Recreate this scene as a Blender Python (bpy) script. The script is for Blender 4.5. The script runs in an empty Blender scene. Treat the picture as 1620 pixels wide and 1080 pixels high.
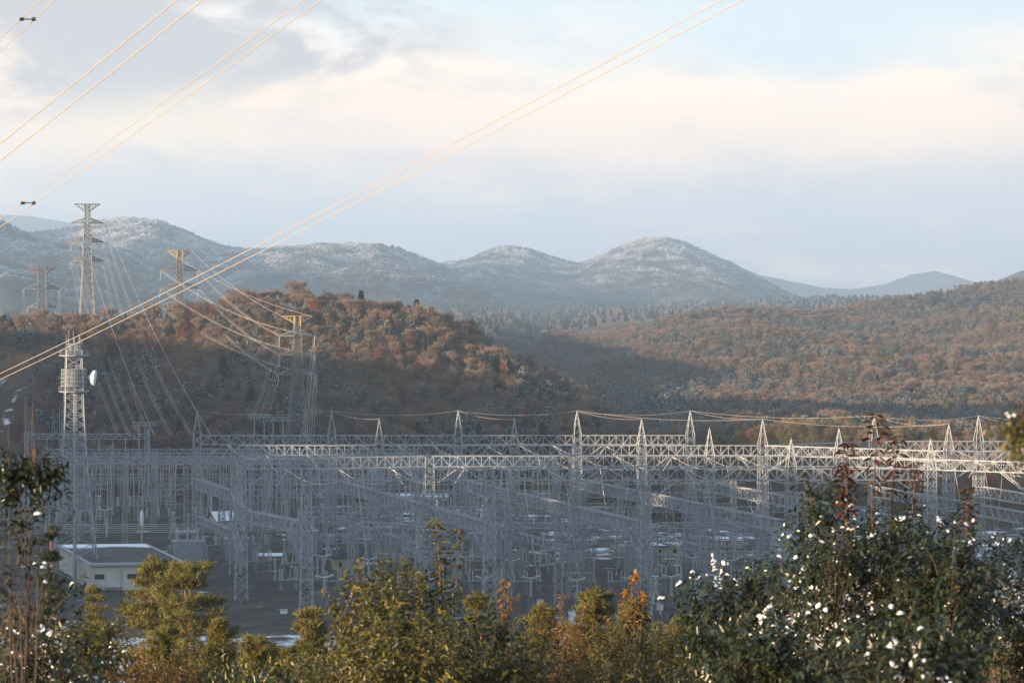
import bpy, math, random
import numpy as np
from mathutils import Vector

# ------------------------------------------------------------------ camera, sky, sun, exposure
S = bpy.context.scene
COL = S.collection
F = 4000.0                 # focal length in photo pixels (1620 wide)
CZ = 82.0                  # camera height over the yard
cam = bpy.data.cameras.new("camera")
cam.sensor_width = 36.0
cam.lens = F / 1620 * 36
cam.shift_y = -80 / 1620
cam.clip_start = 0.5
cam.clip_end = 60000
cam.dof.use_dof = True
cam.dof.focus_distance = 700
cam.dof.aperture_fstop = 4.0
camo = bpy.data.objects.new("camera", cam)
COL.objects.link(camo)
camo.location = (0, 0, CZ)
camo.rotation_euler = (math.radians(90), 0, 0)
S.camera = camo

SUN_EL = math.radians(7.0)
SUN_DIR = Vector((-0.862 * math.cos(SUN_EL), -0.507 * math.cos(SUN_EL), math.sin(SUN_EL)))
W = bpy.data.worlds.new("World")
S.world = W
W.use_nodes = True


def build_world():
    nt = W.node_tree
    nt.nodes.clear()
    N = nt.nodes.new
    L = nt.links.new
    out = N("ShaderNodeOutputWorld")
    bg = N("ShaderNodeBackground")
    bg.inputs[1].default_value = 0.065
    L(bg.outputs[0], out.inputs[0])
    sky = N("ShaderNodeTexSky")
    sky.sky_type = 'NISHITA'
    sky.sun_disc = False
    sky.sun_elevation = SUN_EL
    sky.sun_rotation = math.atan2(SUN_DIR.x, SUN_DIR.y)
    sky.altitude = 200
    tc = N("ShaderNodeTexCoord")
    sep = N("ShaderNodeSeparateXYZ")
    L(tc.outputs['Generated'], sep.inputs[0])

    def noise(scale, loc, detail=5, rough=0.55, dist=0.0):
        mp = N("ShaderNodeMapping")
        mp.inputs['Scale'].default_value = scale
        mp.inputs['Location'].default_value = loc
        L(tc.outputs['Generated'], mp.inputs[0])
        n = N("ShaderNodeTexNoise")
        n.inputs['Scale'].default_value = 1.0
        n.inputs['Detail'].default_value = detail
        n.inputs['Roughness'].default_value = rough
        n.inputs['Distortion'].default_value = dist
        L(mp.outputs[0], n.inputs[0])
        return n.outputs['Fac']

    def math_(op, a, b=None, clamp=False):
        m = N("ShaderNodeMath")
        m.operation = op
        m.use_clamp = clamp
        for i, v in enumerate((a, b)):
            if v is None:
                continue
            if isinstance(v, (int, float)):
                m.inputs[i].default_value = v
            else:
                L(v, m.inputs[i])
        return m.outputs[0]

    def ramp(fac, stops):
        r = N("ShaderNodeValToRGB")
        els = r.color_ramp.elements
        while len(els) < len(stops):
            els.new(0.5)
        for e, (p, c) in zip(els, stops):
            e.position = p
            e.color = (c[0], c[1], c[2], 1) if isinstance(c, tuple) else (c, c, c, 1)
        L(fac, r.inputs[0])
        return r.outputs[0]

    def mix(fac, a, b):
        m = N("ShaderNodeMix")
        m.data_type = 'RGBA'
        if isinstance(fac, (int, float)):
            m.inputs[0].default_value = fac
        else:
            L(fac, m.inputs[0])
        for i, v in ((6, a), (7, b)):
            if isinstance(v, tuple):
                m.inputs[i].default_value = (*v, 1)
            else:
                L(v, m.inputs[i])
        return m.outputs[2]

    def map01(v, a, b):
        m = N("ShaderNodeMapRange")
        m.interpolation_type = 'SMOOTHSTEP'
        m.inputs['From Min'].default_value = a
        m.inputs['From Max'].default_value = b
        L(v, m.inputs['Value'])
        return m.outputs[0]

    K = 6.25
    def c(r, g, b):
        return (r * K, g * K, b * K)
    wob = math_('MULTIPLY', math_('SUBTRACT', noise((7, 7, 22), (3.1, 0, 1.7), 4, .6), 0.5), 0.055)
    el = math_('ADD', sep.outputs['Z'], wob)
    # cloud bank: lavender at its foot, cream where the low sun reaches its upper half
    bank = ramp(map01(el, -0.02, 0.12), [(0.0, c(.68, .63, .67)), (0.25, c(.78, .69, .70)), (0.42, c(.96, .80, .73)), (0.6, c(1.28, .98, .76)), (0.85, c(1.4, 1.08, .80)), (1.0, c(1.15, 1.0, .86))])
    tex = noise((14, 14, 34), (2.2, 7.0, 3.3), 7, .62, .3)
    bank = mix(map01(tex, .5, .72), bank, c(1.36, 1.05, .78))
    bank = mix(math_('MULTIPLY', map01(tex, .5, .32), .6), bank, c(.66, .63, .68))
    # warm puffs catching the sun on the left
    puff = map01(noise((18, 18, 34), (0.4, 2.0, 5.3), 6, .62, .4), 0.46, 0.62)
    pz = math_('MULTIPLY', map01(sep.outputs['Z'], 0.04, 0.06), math_('SUBTRACT', 1.0, map01(sep.outputs['Z'], 0.072, 0.095)))
    px = math_('SUBTRACT', 1.0, map01(sep.outputs['X'], -0.13, -0.05))
    bank = mix(math_('MULTIPLY', math_('MULTIPLY', puff, pz), px), bank, c(1.25, 1.02, .70))
    # ragged top edge of the bank, open sky over it
    top = map01(math_('ADD', math_('ADD', el, math_('MULTIPLY', sep.outputs['X'], .05)), math_('MULTIPLY', math_('SUBTRACT', noise((13, 13, 30), (8, 1, 2), 6, .6), .5), .06)), 0.072, 0.122)
    right = map01(sep.outputs['X'], -0.15, -0.05)
    hi = map01(sep.outputs['Z'], 0.2, 0.5)
    open_sky = mix(hi, c(.74, .87, .95), mix(0.5, sky.outputs[0], c(.62, .82, 1.12)))
    bank = mix(math_('MULTIPLY', top, math_('MAXIMUM', right, hi)), bank, open_sky)
    # grey fingers of higher cloud at upper left
    g = map01(noise((11, 11, 30), (5.0, 4.0, 0.2), 7, .62, .6), 0.40, 0.56)
    gz = map01(math_('SUBTRACT', sep.outputs['Z'], math_('MULTIPLY', sep.outputs['X'], .1)), 0.074, 0.10)
    gx = math_('SUBTRACT', 1.0, map01(sep.outputs['X'], -0.05, 0.0))
    gg = math_('MULTIPLY', math_('MULTIPLY', g, gz), math_('MULTIPLY', gx, math_('SUBTRACT', 1.0, hi)))
    bank = mix(math_('MULTIPLY', gg, 0.95), bank, c(.57, .545, .56))
    low = map01(sep.outputs['Z'], -0.03, 0.0)
    bank = mix(low, c(.30, .33, .40), bank)
    # the sky is brightest round the low sun
    dp = N("ShaderNodeVectorMath"); dp.operation = 'DOT_PRODUCT'; L(tc.outputs['Generated'], dp.inputs[0]); dp.inputs[1].default_value = SUN_DIR
    gl = math_('MULTIPLY_ADD', math_('POWER', math_('MAXIMUM', dp.outputs['Value'], 0.0), 3.0), 0.7)
    gl.node.inputs[2].default_value = 1.0
    vm = N("ShaderNodeVectorMath"); vm.operation = 'SCALE'; L(bank, vm.inputs[0]); L(gl, vm.inputs['Scale'])
    L(vm.outputs[0], bg.inputs[0])


build_world()
sl = bpy.data.lights.new("sun", 'SUN')
sl.energy = 5.0
sl.angle = math.radians(0.5)
sl.color = (1.0, 0.70, 0.43)
slo = bpy.data.objects.new("sun", sl)
COL.objects.link(slo)
slo.location = (-300, -200, 400)
slo.rotation_euler = SUN_DIR.to_track_quat('Z', 'Y').to_euler()
S.view_settings.view_transform = 'Standard'
S.view_settings.look = 'None'
S.view_settings.exposure = 1.5
S.view_settings.gamma = 1.0
S.view_settings.use_curve_mapping = False
cy = S.cycles
cy.max_bounces = 6
cy.diffuse_bounces = 2
cy.glossy_bounces = 2
cy.transmission_bounces = 2
cy.transparent_max_bounces = 8
cy.volume_bounces = 1
cy.use_adaptive_sampling = False
cy.use_denoising = True

# ------------------------------------------------------------------ helpers
RNG = np.random.default_rng(7)


def at(X, Y, d):
    """a point of the place, seen at photo pixel X, Y, d metres away"""
    return Vector(((X - 810) * d / F, d, CZ - (Y - 460) * d / F))


def tag(o, label=None, cat=None, group=None, kind=None):
    if label: o["label"] = label
    if cat: o["category"] = cat
    if group: o["group"] = group
    if kind or cat: o["kind"] = kind or 'thing'
    return o


def empty(name, loc, rz=0.0):
    o = bpy.data.objects.new(name, None)
    o.empty_display_size = 0.5
    COL.objects.link(o)
    o.location = loc
    o.rotation_euler = (0, 0, rz)
    return o


def link(name, me, parent=None, loc=(0, 0, 0), rz=0.0):
    o = bpy.data.objects.new(name, me)
    COL.objects.link(o)
    o.parent = parent
    o.location = loc
    o.rotation_euler = (0, 0, rz)
    return o


def copy_tree(o, parent=None):
    c = o.copy()
    COL.objects.link(c)
    if parent is not None:
        c.parent = parent
    for ch in list(o.children):
        copy_tree(ch, c)
    return c


def mesh_np(name, V, faces, mats, midx=None, smooth=False):
    """V (n,3); faces = list of int arrays (m,k)"""
    me = bpy.data.meshes.new(name)
    V = np.asarray(V, dtype=np.float32)
    faces = [np.asarray(f, dtype=np.int32) for f in faces if len(f)]
    tot = np.concatenate([np.full(len(f), f.shape[1], np.int32) for f in faces])
    idx = np.concatenate([f.ravel() for f in faces])
    me.vertices.add(len(V))
    me.vertices.foreach_set("co", V.ravel())
    me.loops.add(len(idx))
    me.loops.foreach_set("vertex_index", idx)
    me.polygons.add(len(tot))
    st = np.concatenate([[0], np.cumsum(tot)[:-1]]).astype(np.int32)
    me.polygons.foreach_set("loop_start", st)
    for m in (mats if isinstance(mats, (list, tuple)) else [mats]):
        me.materials.append(m)
    if midx is not None:
        me.polygons.foreach_set("material_index", np.concatenate([np.asarray(m, np.int32) for m in midx]))
    if smooth:
        me.polygons.foreach_set("use_smooth", np.ones(len(tot), dtype=bool))
    me.update(calc_edges=True)
    me.validate()
    return me


class MB:
    def __init__(self):
        self.v = []
        self.f = []

    def bar(self, p, q, w, w2=None):
        p = Vector(p); q = Vector(q)
        d = q - p
        if d.length < 1e-5: return
        d.normalize()
        a = d.cross(Vector((0, 0, 1)))
        if a.length < 0.05: a = d.cross(Vector((0.3, 1, 0)))
        a.normalize()
        b = d.cross(a)
        h = w / 2; h2 = (w if w2 is None else w2) / 2
        n = len(self.v)
        for c, k in ((p, h), (q, h2)):
            for s, t in ((1, 1), (-1, 1), (-1, -1), (1, -1)):
                self.v.append(c + a * (s * k) + b * (t * k))
        for i in range(4):
            j = (i + 1) % 4
            self.f.append((n + i, n + j, n + 4 + j, n + 4 + i))
        self.f.append((n + 3, n + 2, n + 1, n)); self.f.append((n + 4, n + 5, n + 6, n + 7))

    def box(self, c, s, rz=0.0):
        n = len(self.v)
        cr, sr = math.cos(rz), math.sin(rz)
        for z in (-.5, .5):
            for x, y in ((-.5, -.5), (.5, -.5), (.5, .5), (-.5, .5)):
                x_, y_ = x * s[0], y * s[1]
                self.v.append(Vector((c[0] + x_ * cr - y_ * sr, c[1] + x_ * sr + y_ * cr, c[2] + z * s[2])))
        self.f += [(n + 3, n + 2, n + 1, n), (n + 4, n + 5, n + 6, n + 7)]
        for i in range(4):
            j = (i + 1) % 4
            self.f.append((n + i, n + j, n + 4 + j, n + 4 + i))

    def tube(self, pts, rad, n=6, caps=True):
        pts = [Vector(p) for p in pts]
        if not isinstance(rad, (list, tuple)): rad = [rad] * len(pts)
        base = len(self.v)
        ref = None
        for i, p in enumerate(pts):
            d = (pts[min(i + 1, len(pts) - 1)] - pts[max(i - 1, 0)])
            if d.length < 1e-9: d = Vector((0, 0, 1))
            d.normalize()
            if ref is None:
                ref = d.cross(Vector((0, 0, 1)))
                if ref.length < 0.05: ref = d.cross(Vector((1, 0.2, 0)))
            a = (ref - d * ref.dot(d)).normalized()
            ref = a
            b = d.cross(a)
            for k in range(n):
                t = 2 * math.pi * k / n
                self.v.append(p + (a * math.cos(t) + b * math.sin(t)) * rad[i])
        for i in range(len(pts) - 1):
            for k in range(n):
                k2 = (k + 1) % n
                self.f.append((base + i * n + k, base + i * n + k2, base + (i + 1) * n + k2, base + (i + 1) * n + k))
        if caps:
            self.f.append(tuple(base + k for k in reversed(range(n))))
            e = base + (len(pts) - 1) * n
            self.f.append(tuple(e + k for k in range(n)))

    def lathe(self, c, prof, n=8):
        self.tube([(c[0], c[1], c[2] + z) for r, z in prof], [max(r, .002) for r, z in prof], n)

    def mesh(self, name, mat, smooth=False):
        me = bpy.data.meshes.new(name)
        me.from_pydata([tuple(v) for v in self.v], [], self.f)
        me.materials.append(mat)
        if smooth:
            me.polygons.foreach_set("use_smooth", np.ones(len(me.polygons), dtype=bool))
        me.update()
        return me

    def build(self, name, mat, parent=None, loc=(0, 0, 0), rz=0.0, smooth=False):
        return link(name, self.mesh(name, mat, smooth), parent, loc, rz)


def rnd2(ix, iy, seed):
    h = (ix.astype(np.int64) * 374761393 + iy.astype(np.int64) * 668265263 + seed * 1442695041) & 0x7fffffff
    h = ((h ^ (h >> 13)) * 1274126177) & 0x7fffffff
    return ((h ^ (h >> 16)) & 0xffff) / 65535.0


def vnoise(x, y, seed=0):
    x = np.asarray(x, float); y = np.asarray(y, float)
    ix = np.floor(x); iy = np.floor(y)
    fx = x - ix; fy = y - iy
    fx = fx * fx * (3 - 2 * fx); fy = fy * fy * (3 - 2 * fy)
    a = rnd2(ix, iy, seed); b = rnd2(ix + 1, iy, seed); c = rnd2(ix, iy + 1, seed); d = rnd2(ix + 1, iy + 1, seed)
    return (a + (b - a) * fx) * (1 - fy) + (c + (d - c) * fx) * fy - 0.5


def fbm(x, y, scale, octv=4, seed=0):
    s = 0.0; amp = 1.0
    for o in range(octv):
        s = s + amp * vnoise(x / scale + 17.3 * o, y / scale - 9.1 * o, seed + o)
        amp *= 0.5; scale *= 0.5
    return s


def sm(a, b, x):
    t = np.clip((np.asarray(x, float) - a) / (b - a), 0, 1)
    return t * t * (3 - 2 * t)


# ------------------------------------------------------------------ materials
def mat(name, base, rough=0.7, metal=0.0, var=0.0, nscale=3.0, snow=0.0, rand=None, island=None, spec=0.3, transl=0.0, coords='Object', snowscale=1.0, ndetail=4, alt=0.0):
    m = bpy.data.materials.new(name)
    m.use_nodes = True
    nt = m.node_tree
    N, L = nt.nodes.new, nt.links.new
    b = nt.nodes['Principled BSDF']
    b.inputs['Roughness'].default_value = rough
    b.inputs['Metallic'].default_value = metal
    b.inputs['Specular IOR Level'].default_value = spec
    b.inputs['Base Color'].default_value = (*base, 1)
    cur = None

    def mixc(f, a, c, mode='MIX'):
        x = N("ShaderNodeMix"); x.data_type = 'RGBA'; x.blend_type = mode
        if isinstance(f, (int, float)): x.inputs[0].default_value = f
        else: L(f, x.inputs[0])
        for i, v in ((6, a), (7, c)):
            if isinstance(v, tuple): x.inputs[i].default_value = (*v, 1)
            else: L(v, x.inputs[i])
        return x.outputs[2]

    def ramp(fac, stops):
        r = N("ShaderNodeValToRGB")
        els = r.color_ramp.elements
        while len(els) < len(stops): els.new(0.5)
        for e, (p, c) in zip(els, stops):
            e.position = p; e.color = (*c, 1)
        L(fac, r.inputs[0])
        return r.outputs[0]
    tc = N("ShaderNodeTexCoord")
    if rand:
        oi = N("ShaderNodeObjectInfo")
        cur = ramp(oi.outputs['Random'], [(i / max(1, len(rand) - 1), c) for i, c in enumerate(rand)])
    if island:
        g = N("ShaderNodeNewGeometry")
        c2 = ramp(g.outputs['Random Per Island'], [(i / max(1, len(island) - 1), c) for i, c in enumerate(island)])
        cur = c2 if cur is None else mixc(0.5, cur, c2)
    if cur is None: cur = mixc(0.0, base, base)
    if var > 0:
        n = N("ShaderNodeTexNoise"); n.inputs['Scale'].default_value = nscale; n.inputs['Detail'].default_value = ndetail
        L(tc.outputs[coords], n.inputs[0])
        dark = tuple(x * (1 - var) for x in (1, 1, 1)); lite = tuple(x * (1 + var) for x in (1, 1, 1))
        cur = mixc(1.0, cur, ramp(n.outputs['Fac'], [(0.3, dark), (0.7, lite)]), 'MULTIPLY')
    if snow > 0:
        g = N("ShaderNodeNewGeometry")
        s = N("ShaderNodeSeparateXYZ"); L(g.outputs['Normal'], s.inputs[0])
        n = N("ShaderNodeTexNoise"); n.inputs['Scale'].default_value = snowscale; n.inputs['Detail'].default_value = 5
        L(g.outputs['Position'], n.inputs[0])
        a = N("ShaderNodeMath"); a.operation = 'ABSOLUTE'; L(s.outputs['Z'], a.inputs[0])
        ad = N("ShaderNodeMath"); ad.operation = 'MULTIPLY_ADD'; L(a.outputs[0], ad.inputs[0]); ad.inputs[1].default_value = 0.5
        L(n.outputs['Fac'], ad.inputs[2])
        mr = N("ShaderNodeMapRange"); mr.inputs['From Min'].default_value = 1.12 - snow; mr.inputs['From Max'].default_value = 1.32 - snow
        L(ad.outputs[0], mr.inputs['Value'])
        if alt > 0:
            sp_ = N("ShaderNodeSeparateXYZ"); L(g.outputs['Position'], sp_.inputs[0])
            ma = N("ShaderNodeMath"); ma.operation = 'MULTIPLY_ADD'; L(sp_.outputs['Z'], ma.inputs[0]); ma.inputs[1].default_value = alt; L(ad.outputs[0], ma.inputs[2]); L(ma.outputs[0], mr.inputs['Value'])
        cur = mixc(mr.outputs[0], cur, (0.78, 0.80, 0.84))
    L(cur, b.inputs['Base Color'])
    if transl > 0:
        tr = N("ShaderNodeBsdfTranslucent"); L(cur, tr.inputs[0])
        ms = N("ShaderNodeMixShader"); ms.inputs[0].default_value = transl
        L(b.outputs[0], ms.inputs[1]); L(tr.outputs[0], ms.inputs[2])
        L(ms.outputs[0], nt.nodes['Material Output'].inputs['Surface'])
    return m


M = {}
M['steel'] = mat('galvanised_steel', (.27, .30, .33), .55, .15, var=.3, nscale=.7)
M['steel_tower'] = mat('weathered_steel', (.16, .17, .18), .6, .15, var=.2, nscale=.3)
M['yellow'] = mat('yellow_paint', (.42, .31, .12), .6)
M['red'] = mat('red_paint', (.27, .12, .11), .6)
M['white_paint'] = mat('white_paint', (.72, .74, .76), .5, var=.06)
M['wire'] = mat('aluminium_wire', (.50, .46, .42), .45, .3)
M['dark'] = mat('dark_metal', (.05, .05, .055), .5, .3)
M['porcelain'] = mat('grey_porcelain', (.42, .43, .44), .35, var=.1)
M['tank'] = mat('grey_tank_paint', (.31, .35, .36), .5, var=.14, nscale=.4)
M['tank_dark'] = mat('radiator_paint', (.19, .22, .24), .55, var=.15, nscale=.6)
M['wall'] = mat('cream_wall', (.46, .46, .42), .8, var=.12, nscale=.25)
M['wall2'] = mat('beige_wall', (.36, .33, .25), .8, var=.15, nscale=.4)
M['roof'] = mat('dark_roof', (.06, .058, .06), .8, var=.5, nscale=.25)
M['roof_light'] = mat('grey_fascia', (.34, .36, .38), .7, var=.1)
M['glass'] = mat('window_glass', (.03, .035, .04), .1)
M['snow'] = mat('snow', (.80, .82, .86), .85, var=.06, nscale=2.0)
M['concrete'] = mat('concrete', (.33, .32, .30), .9, var=.2, nscale=.5)
M['bark'] = mat('bark', (.17, .14, .12), .9, var=.35, nscale=3)
M['pinebark'] = mat('red_pine_bark', (.17, .085, .05), .9, var=.4, nscale=4)
M['twig'] = mat('bare_twigs', (.2, .13, .09), .9, rand=[(.17, .125, .10), (.26, .185, .14), (.20, .155, .12), (.29, .22, .17), (.16, .14, .12)])
M['frost'] = mat('frosted_evergreen', (.05, .07, .05), .8, rand=[(.035, .05, .035), (.06, .075, .05), (.045, .06, .05), (.08, .085, .05)], snow=.24, snowscale=.8)
M['autumn'] = mat('autumn_leaves', (.28, .11, .04), .8, rand=[(.28, .10, .035), (.20, .10, .05), (.24, .07, .04), (.20, .13, .06)], transl=.2)
M['ylgreen'] = mat('yellow_green_needles', (.10, .10, .03), .8, rand=[(.10, .10, .03), (.13, .11, .035), (.07, .085, .03)], island=[(.08, .085, .025), (.13, .12, .04)])
M['needle'] = mat('pine_needles', (.09, .10, .03), .6, island=[(.07, .085, .025), (.13, .13, .035), (.19, .15, .04), (.10, .11, .03)], var=.45, nscale=1.6, transl=.2)
M['needle_dark'] = mat('dark_needles', (.03, .05, .025), .6, island=[(.02, .035, .02), (.045, .06, .03)], transl=.1)
M['leaf_dark'] = mat('dark_glossy_leaf', (.03, .05, .02), .32, island=[(.013, .026, .012), (.026, .042, .016), (.04, .05, .018), (.02, .033, .015)], spec=.5, transl=.15)
M['leaf_green'] = mat('olive_glossy_leaf', (.07, .08, .02), .38, island=[(.025, .04, .014), (.08, .09, .024), (.18, .155, .034), (.04, .055, .018), (.21, .145, .04)], spec=.5, transl=.25)
M['leaf_brown'] = mat('russet_leaf', (.22, .10, .03), .6, island=[(.25, .13, .04), (.17, .09, .035), (.32, .19, .05), (.13, .11, .035)], transl=.3)
M['leaf_red'] = mat('red_leaf', (.13, .04, .03), .5, island=[(.07, .03, .025), (.11, .045, .03), (.06, .05, .02)], transl=.25)
M['leaf_orange'] = mat('orange_leaf', (.55, .25, .03), .5, island=[(.55, .25, .03), (.45, .17, .02), (.6, .32, .06)], transl=.3)
M['straw'] = mat('dry_grass', (.33, .22, .12), .9, island=[(.30, .19, .10), (.40, .29, .17), (.22, .14, .08)], transl=.2)
M['stem'] = mat('stem', (.085, .06, .045), .8, var=.3, nscale=6)


def terrain_mat():
    m = bpy.data.materials.new('terrain')
    m.use_nodes = True
    nt = m.node_tree; N, L = nt.nodes.new, nt.links.new
    b = nt.nodes['Principled BSDF']
    b.inputs['Roughness'].default_value = .95
    b.inputs['Specular IOR Level'].default_value = .1
    geo = N("ShaderNodeNewGeometry")

    def nz(s, det=6, rough=.6):
        n = N("ShaderNodeTexNoise"); n.inputs['Scale'].default_value = s; n.inputs['Detail'].default_value = det; n.inputs['Roughness'].default_value = rough
        L(geo.outputs['Position'], n.inputs[0]); return n.outputs['Fac']

    def ramp(fac, stops):
        r = N("ShaderNodeValToRGB"); els = r.color_ramp.elements
        while len(els) < len(stops): els.new(.5)
        for e, (p, c) in zip(els, stops): e.position = p; e.color = (*c, 1)
        L(fac, r.inputs[0]); return r.outputs[0]

    def mix(f, a, c):
        x = N("ShaderNodeMix"); x.data_type = 'RGBA'
        L(f, x.inputs[0]); L(a, x.inputs[6])
        if isinstance(c, tuple): x.inputs[7].default_value = (*c, 1)
        else: L(c, x.inputs[7])
        return x.outputs[2]
    at_ = N("ShaderNodeAttribute"); at_.attribute_name = 'mask'
    sp = N("ShaderNodeSeparateColor"); L(at_.outputs['Color'], sp.inputs[0])
    soil = ramp(nz(.12), [(.3, (.055, .04, .028)), (.55, (.10, .07, .045)), (.7, (.14, .095, .06))])
    gravel = ramp(nz(.11, 10, .75), [(.3, (.035, .033, .031)), (.45, (.06, .055, .051)), (.55, (.085, .072, .06)), (.7, (.16, .145, .13))])
    base = mix(sp.outputs[0], soil, gravel)
    snow_n = nz(.09, 8, .68)
    a = N("ShaderNodeMath"); a.operation = 'ADD'; L(snow_n, a.inputs[0]); L(sp.outputs[1], a.inputs[1])
    mr = N("ShaderNodeMapRange"); mr.inputs['From Min'].default_value = .98; mr.inputs['From Max'].default_value = 1.08
    L(a.outputs[0], mr.inputs['Value'])
    base = mix(mr.outputs[0], base, (.78, .80, .84))
    sand = N("ShaderNodeMath"); sand.operation = 'MULTIPLY'; L(sp.outputs[2], sand.inputs[0]); sand.inputs[1].default_value = 1.0
    base = mix(sand.outputs[0], base, (.32, .17, .085))
    L(base, b.inputs['Base Color'])
    bp = N("ShaderNodeBump"); bp.inputs['Strength'].default_value = .6; bp.inputs['Distance'].default_value = .5
    L(nz(1.2, 5), bp.inputs['Height']); L(bp.outputs[0], b.inputs['Normal'])
    return m


# ------------------------------------------------------------------ terrain: one sheet
R_X, R_D, R_Y = zip((800, 1640, 640), (870, 1700, 590), (930, 1750, 560), (990, 1800, 540), (1070, 1900, 518), (1120, 1950, 507), (1200, 2000, 505), (1290, 2100, 508),
                    (1350, 2150, 501), (1400, 2200, 488), (1480, 2300, 478), (1560, 2350, 462), (1620, 2400, 455), (1750, 2450, 440), (2100, 2600, 440))
R_X = np.array(R_X, float); R_D = np.array(R_D, float) * 1.45; R_Y = np.array(R_Y, float) - 6
RX = (R_X - 810) * R_D / F; RZ = CZ - (R_Y - 460) * R_D / F
LX = np.array([-460, -300, -223, -160, -140, -91, -44, -14, 16.5, 40, 58, 80, 107, 160, 230, 330, 500], float)
LZ = np.array([62, 60, 58, 66, 69, 70, 66, 54, 38, 24, 16, 20, 25, 24, 15, 14, 12], float)
LD = np.array([1150, 1150, 1150, 1150, 1150, 1150, 1140, 1120, 1090, 1040, 990, 960, 955, 960, 970, 980, 990], float)
LF = np.array([965, 965, 965, 965, 965, 965, 960, 950, 930, 905, 885, 875, 870, 870, 880, 890, 900], float)


def H(x, y):
    x = np.asarray(x, float); y = np.asarray(y, float)
    z0 = fbm(x, y, 260, 3, 5) * 3.0 * sm(3800, 4600, y)
    zc = np.where(y > 0, 80 - 0.15 * y, 80.0) + fbm(x, y, 30, 3, 3) * 1.2 * sm(5, 40, y)
    zc = zc * (1 - 0.9 * sm(260, 520, np.abs(x)))
    zc = 0.5 * (zc + np.sqrt(zc * zc + 6)) * (1 - sm(505, 562, y))
    zr = np.interp(x, LX, LZ); rd = np.interp(x, LX, LD); lf = np.interp(x, LX, LF)
    fr = np.clip((y - lf) / (rd - lf), 0, 1)
    fr = 0.35 * fr + 0.65 * fr * fr * (3 - 2 * fr)
    z1 = zr * np.where(y < rd, fr, 1 - .65 * sm(0, 380, y - rd))
    z1 = z1 + fbm(x, y, 55, 4, 11) * 9 * sm(0, 60, y - lf) * (1 - sm(250, 420, y - rd)) * np.clip(zr / 50, .2, 1)
    r2 = np.interp(x, RX, R_D); zz = np.interp(x, RX, RZ)
    t = np.clip((y - 1420) / (r2 - 1420), 0, 1)
    z2 = zz * np.where(y < r2, t ** .85, 1 - .6 * sm(0, 900, y - r2))
    spur = fbm(x + .35 * y, y * .45, 230, 4, 21)
    z2 = z2 + (spur - .22) * 72 * np.clip(zz / 55, .1, 1) * (t * (1 - t) * 4) ** .7 * sm(-40, 120, x) * (y < r2)
    z2 = np.where(y > 1420, z2, 0) * sm(-60, 20, x)
    z2 = z2 + 24 * np.exp(-((x - 38) / 34.0) ** 2 - ((y - 2750) / 170.0) ** 2)
    # unseen ridge added off to the left, crest shaped to keep sun off the yard
    z3 = (np.interp(y, (0, 60, 200, 262, 300, 312, 320, 330, 345, 366, 378, 387, 398, 408, 440, 520, 620, 760, 850, 930, 1100, 1300, 1450, 2400), (40, 110, 136, 134, 127, 122, 112, 116, 133, 136, 130, 113, 112, 125, 128, 125, 130, 131, 125, 116, 112, 118, 132, 130)) + fbm(x * .3, y, 60, 3, 31) * 2) * np.exp(-np.abs(x + 610) / 120.0) * sm(-30, 60, y) * (1 - sm(2350, 2600, y))
    return np.maximum.reduce([z0, zc, z1, z2, z3])


def axis(lo, hi, step, far_lo, far_hi, nfar):
    a = np.arange(lo, hi + .1, step)
    l = lo - np.geomspace(step * 1.5, lo - far_lo, nfar)[::-1]
    r = hi + np.geomspace(step * 1.5, far_hi - hi, nfar)
    return np.concatenate([l, a, r])


def terrain():
    xs = axis(-420, 860, 7, -4700, 5900, 34)
    xs = np.sort(np.concatenate([xs[(xs < -705) | (xs > -515)], np.arange(-700, -520, 10.0)]))
    ys = axis(0, 3800, 8, -600, 23800, 40)
    X, Y = np.meshgrid(xs, ys)
    Z = H(X, Y)
    V = np.stack([X, Y, Z], -1).reshape(-1, 3)
    ny, nx = X.shape
    i = np.arange(ny * nx).reshape(ny, nx)
    q = np.stack([i[:-1, :-1], i[:-1, 1:], i[1:, 1:], i[1:, :-1]], -1).reshape(-1, 4)
    me = mesh_np('ground', V, [q], terrain_mat(), smooth=True)
    x, y = V[:, 0], V[:, 1]
    lf = np.interp(x, LX, LF)
    yard = sm(575, 612, y + 6 * vnoise(x / 9, y / 9)) * (1 - sm(-8, 10, y - lf)) * (np.abs(x) < 420)
    snow = np.full(len(V), .16)
    snow = np.where(yard > .5, .37 + .08 * sm(680, 800, y) * sm(-120, -20, x) + .05 * vnoise(x / 40, y / 40), snow)
    snow = np.where((y > 470) & (y < 588 + 6 * vnoise(x / 8, y / 8)), .42 + .16 * sm(0, -30, x), snow)
    snow = np.where((y > 480) & (y < 600) & (x < -24 + 8 * vnoise(y / 7, x / 7)) & (x > -78 + 10 * vnoise(y / 7, x / 7)), .53, snow)
    snow = np.where((y >= 600) & (y < 618), .10, snow)
    snow = np.where((y > 970) & (y < 1090) & (x < -207 + 12 * vnoise(y / 20, x / 20)), .47, snow)
    snow = np.where((y > 1130), .2, snow)
    snow = np.where((y < 470), .24, snow)
    sand = np.where((x < -188) & (x > -232) & (y > 1098) & (y < 1135), .4, 0) 
    col = np.stack([yard, snow, sand, np.ones(len(V))], -1).astype(np.float32)
    ca = me.color_attributes.new('mask', 'FLOAT_COLOR', 'POINT')
    ca.data.foreach_set('color', col.ravel())
    tag(link('ground', me), kind='structure')


terrain()


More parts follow.
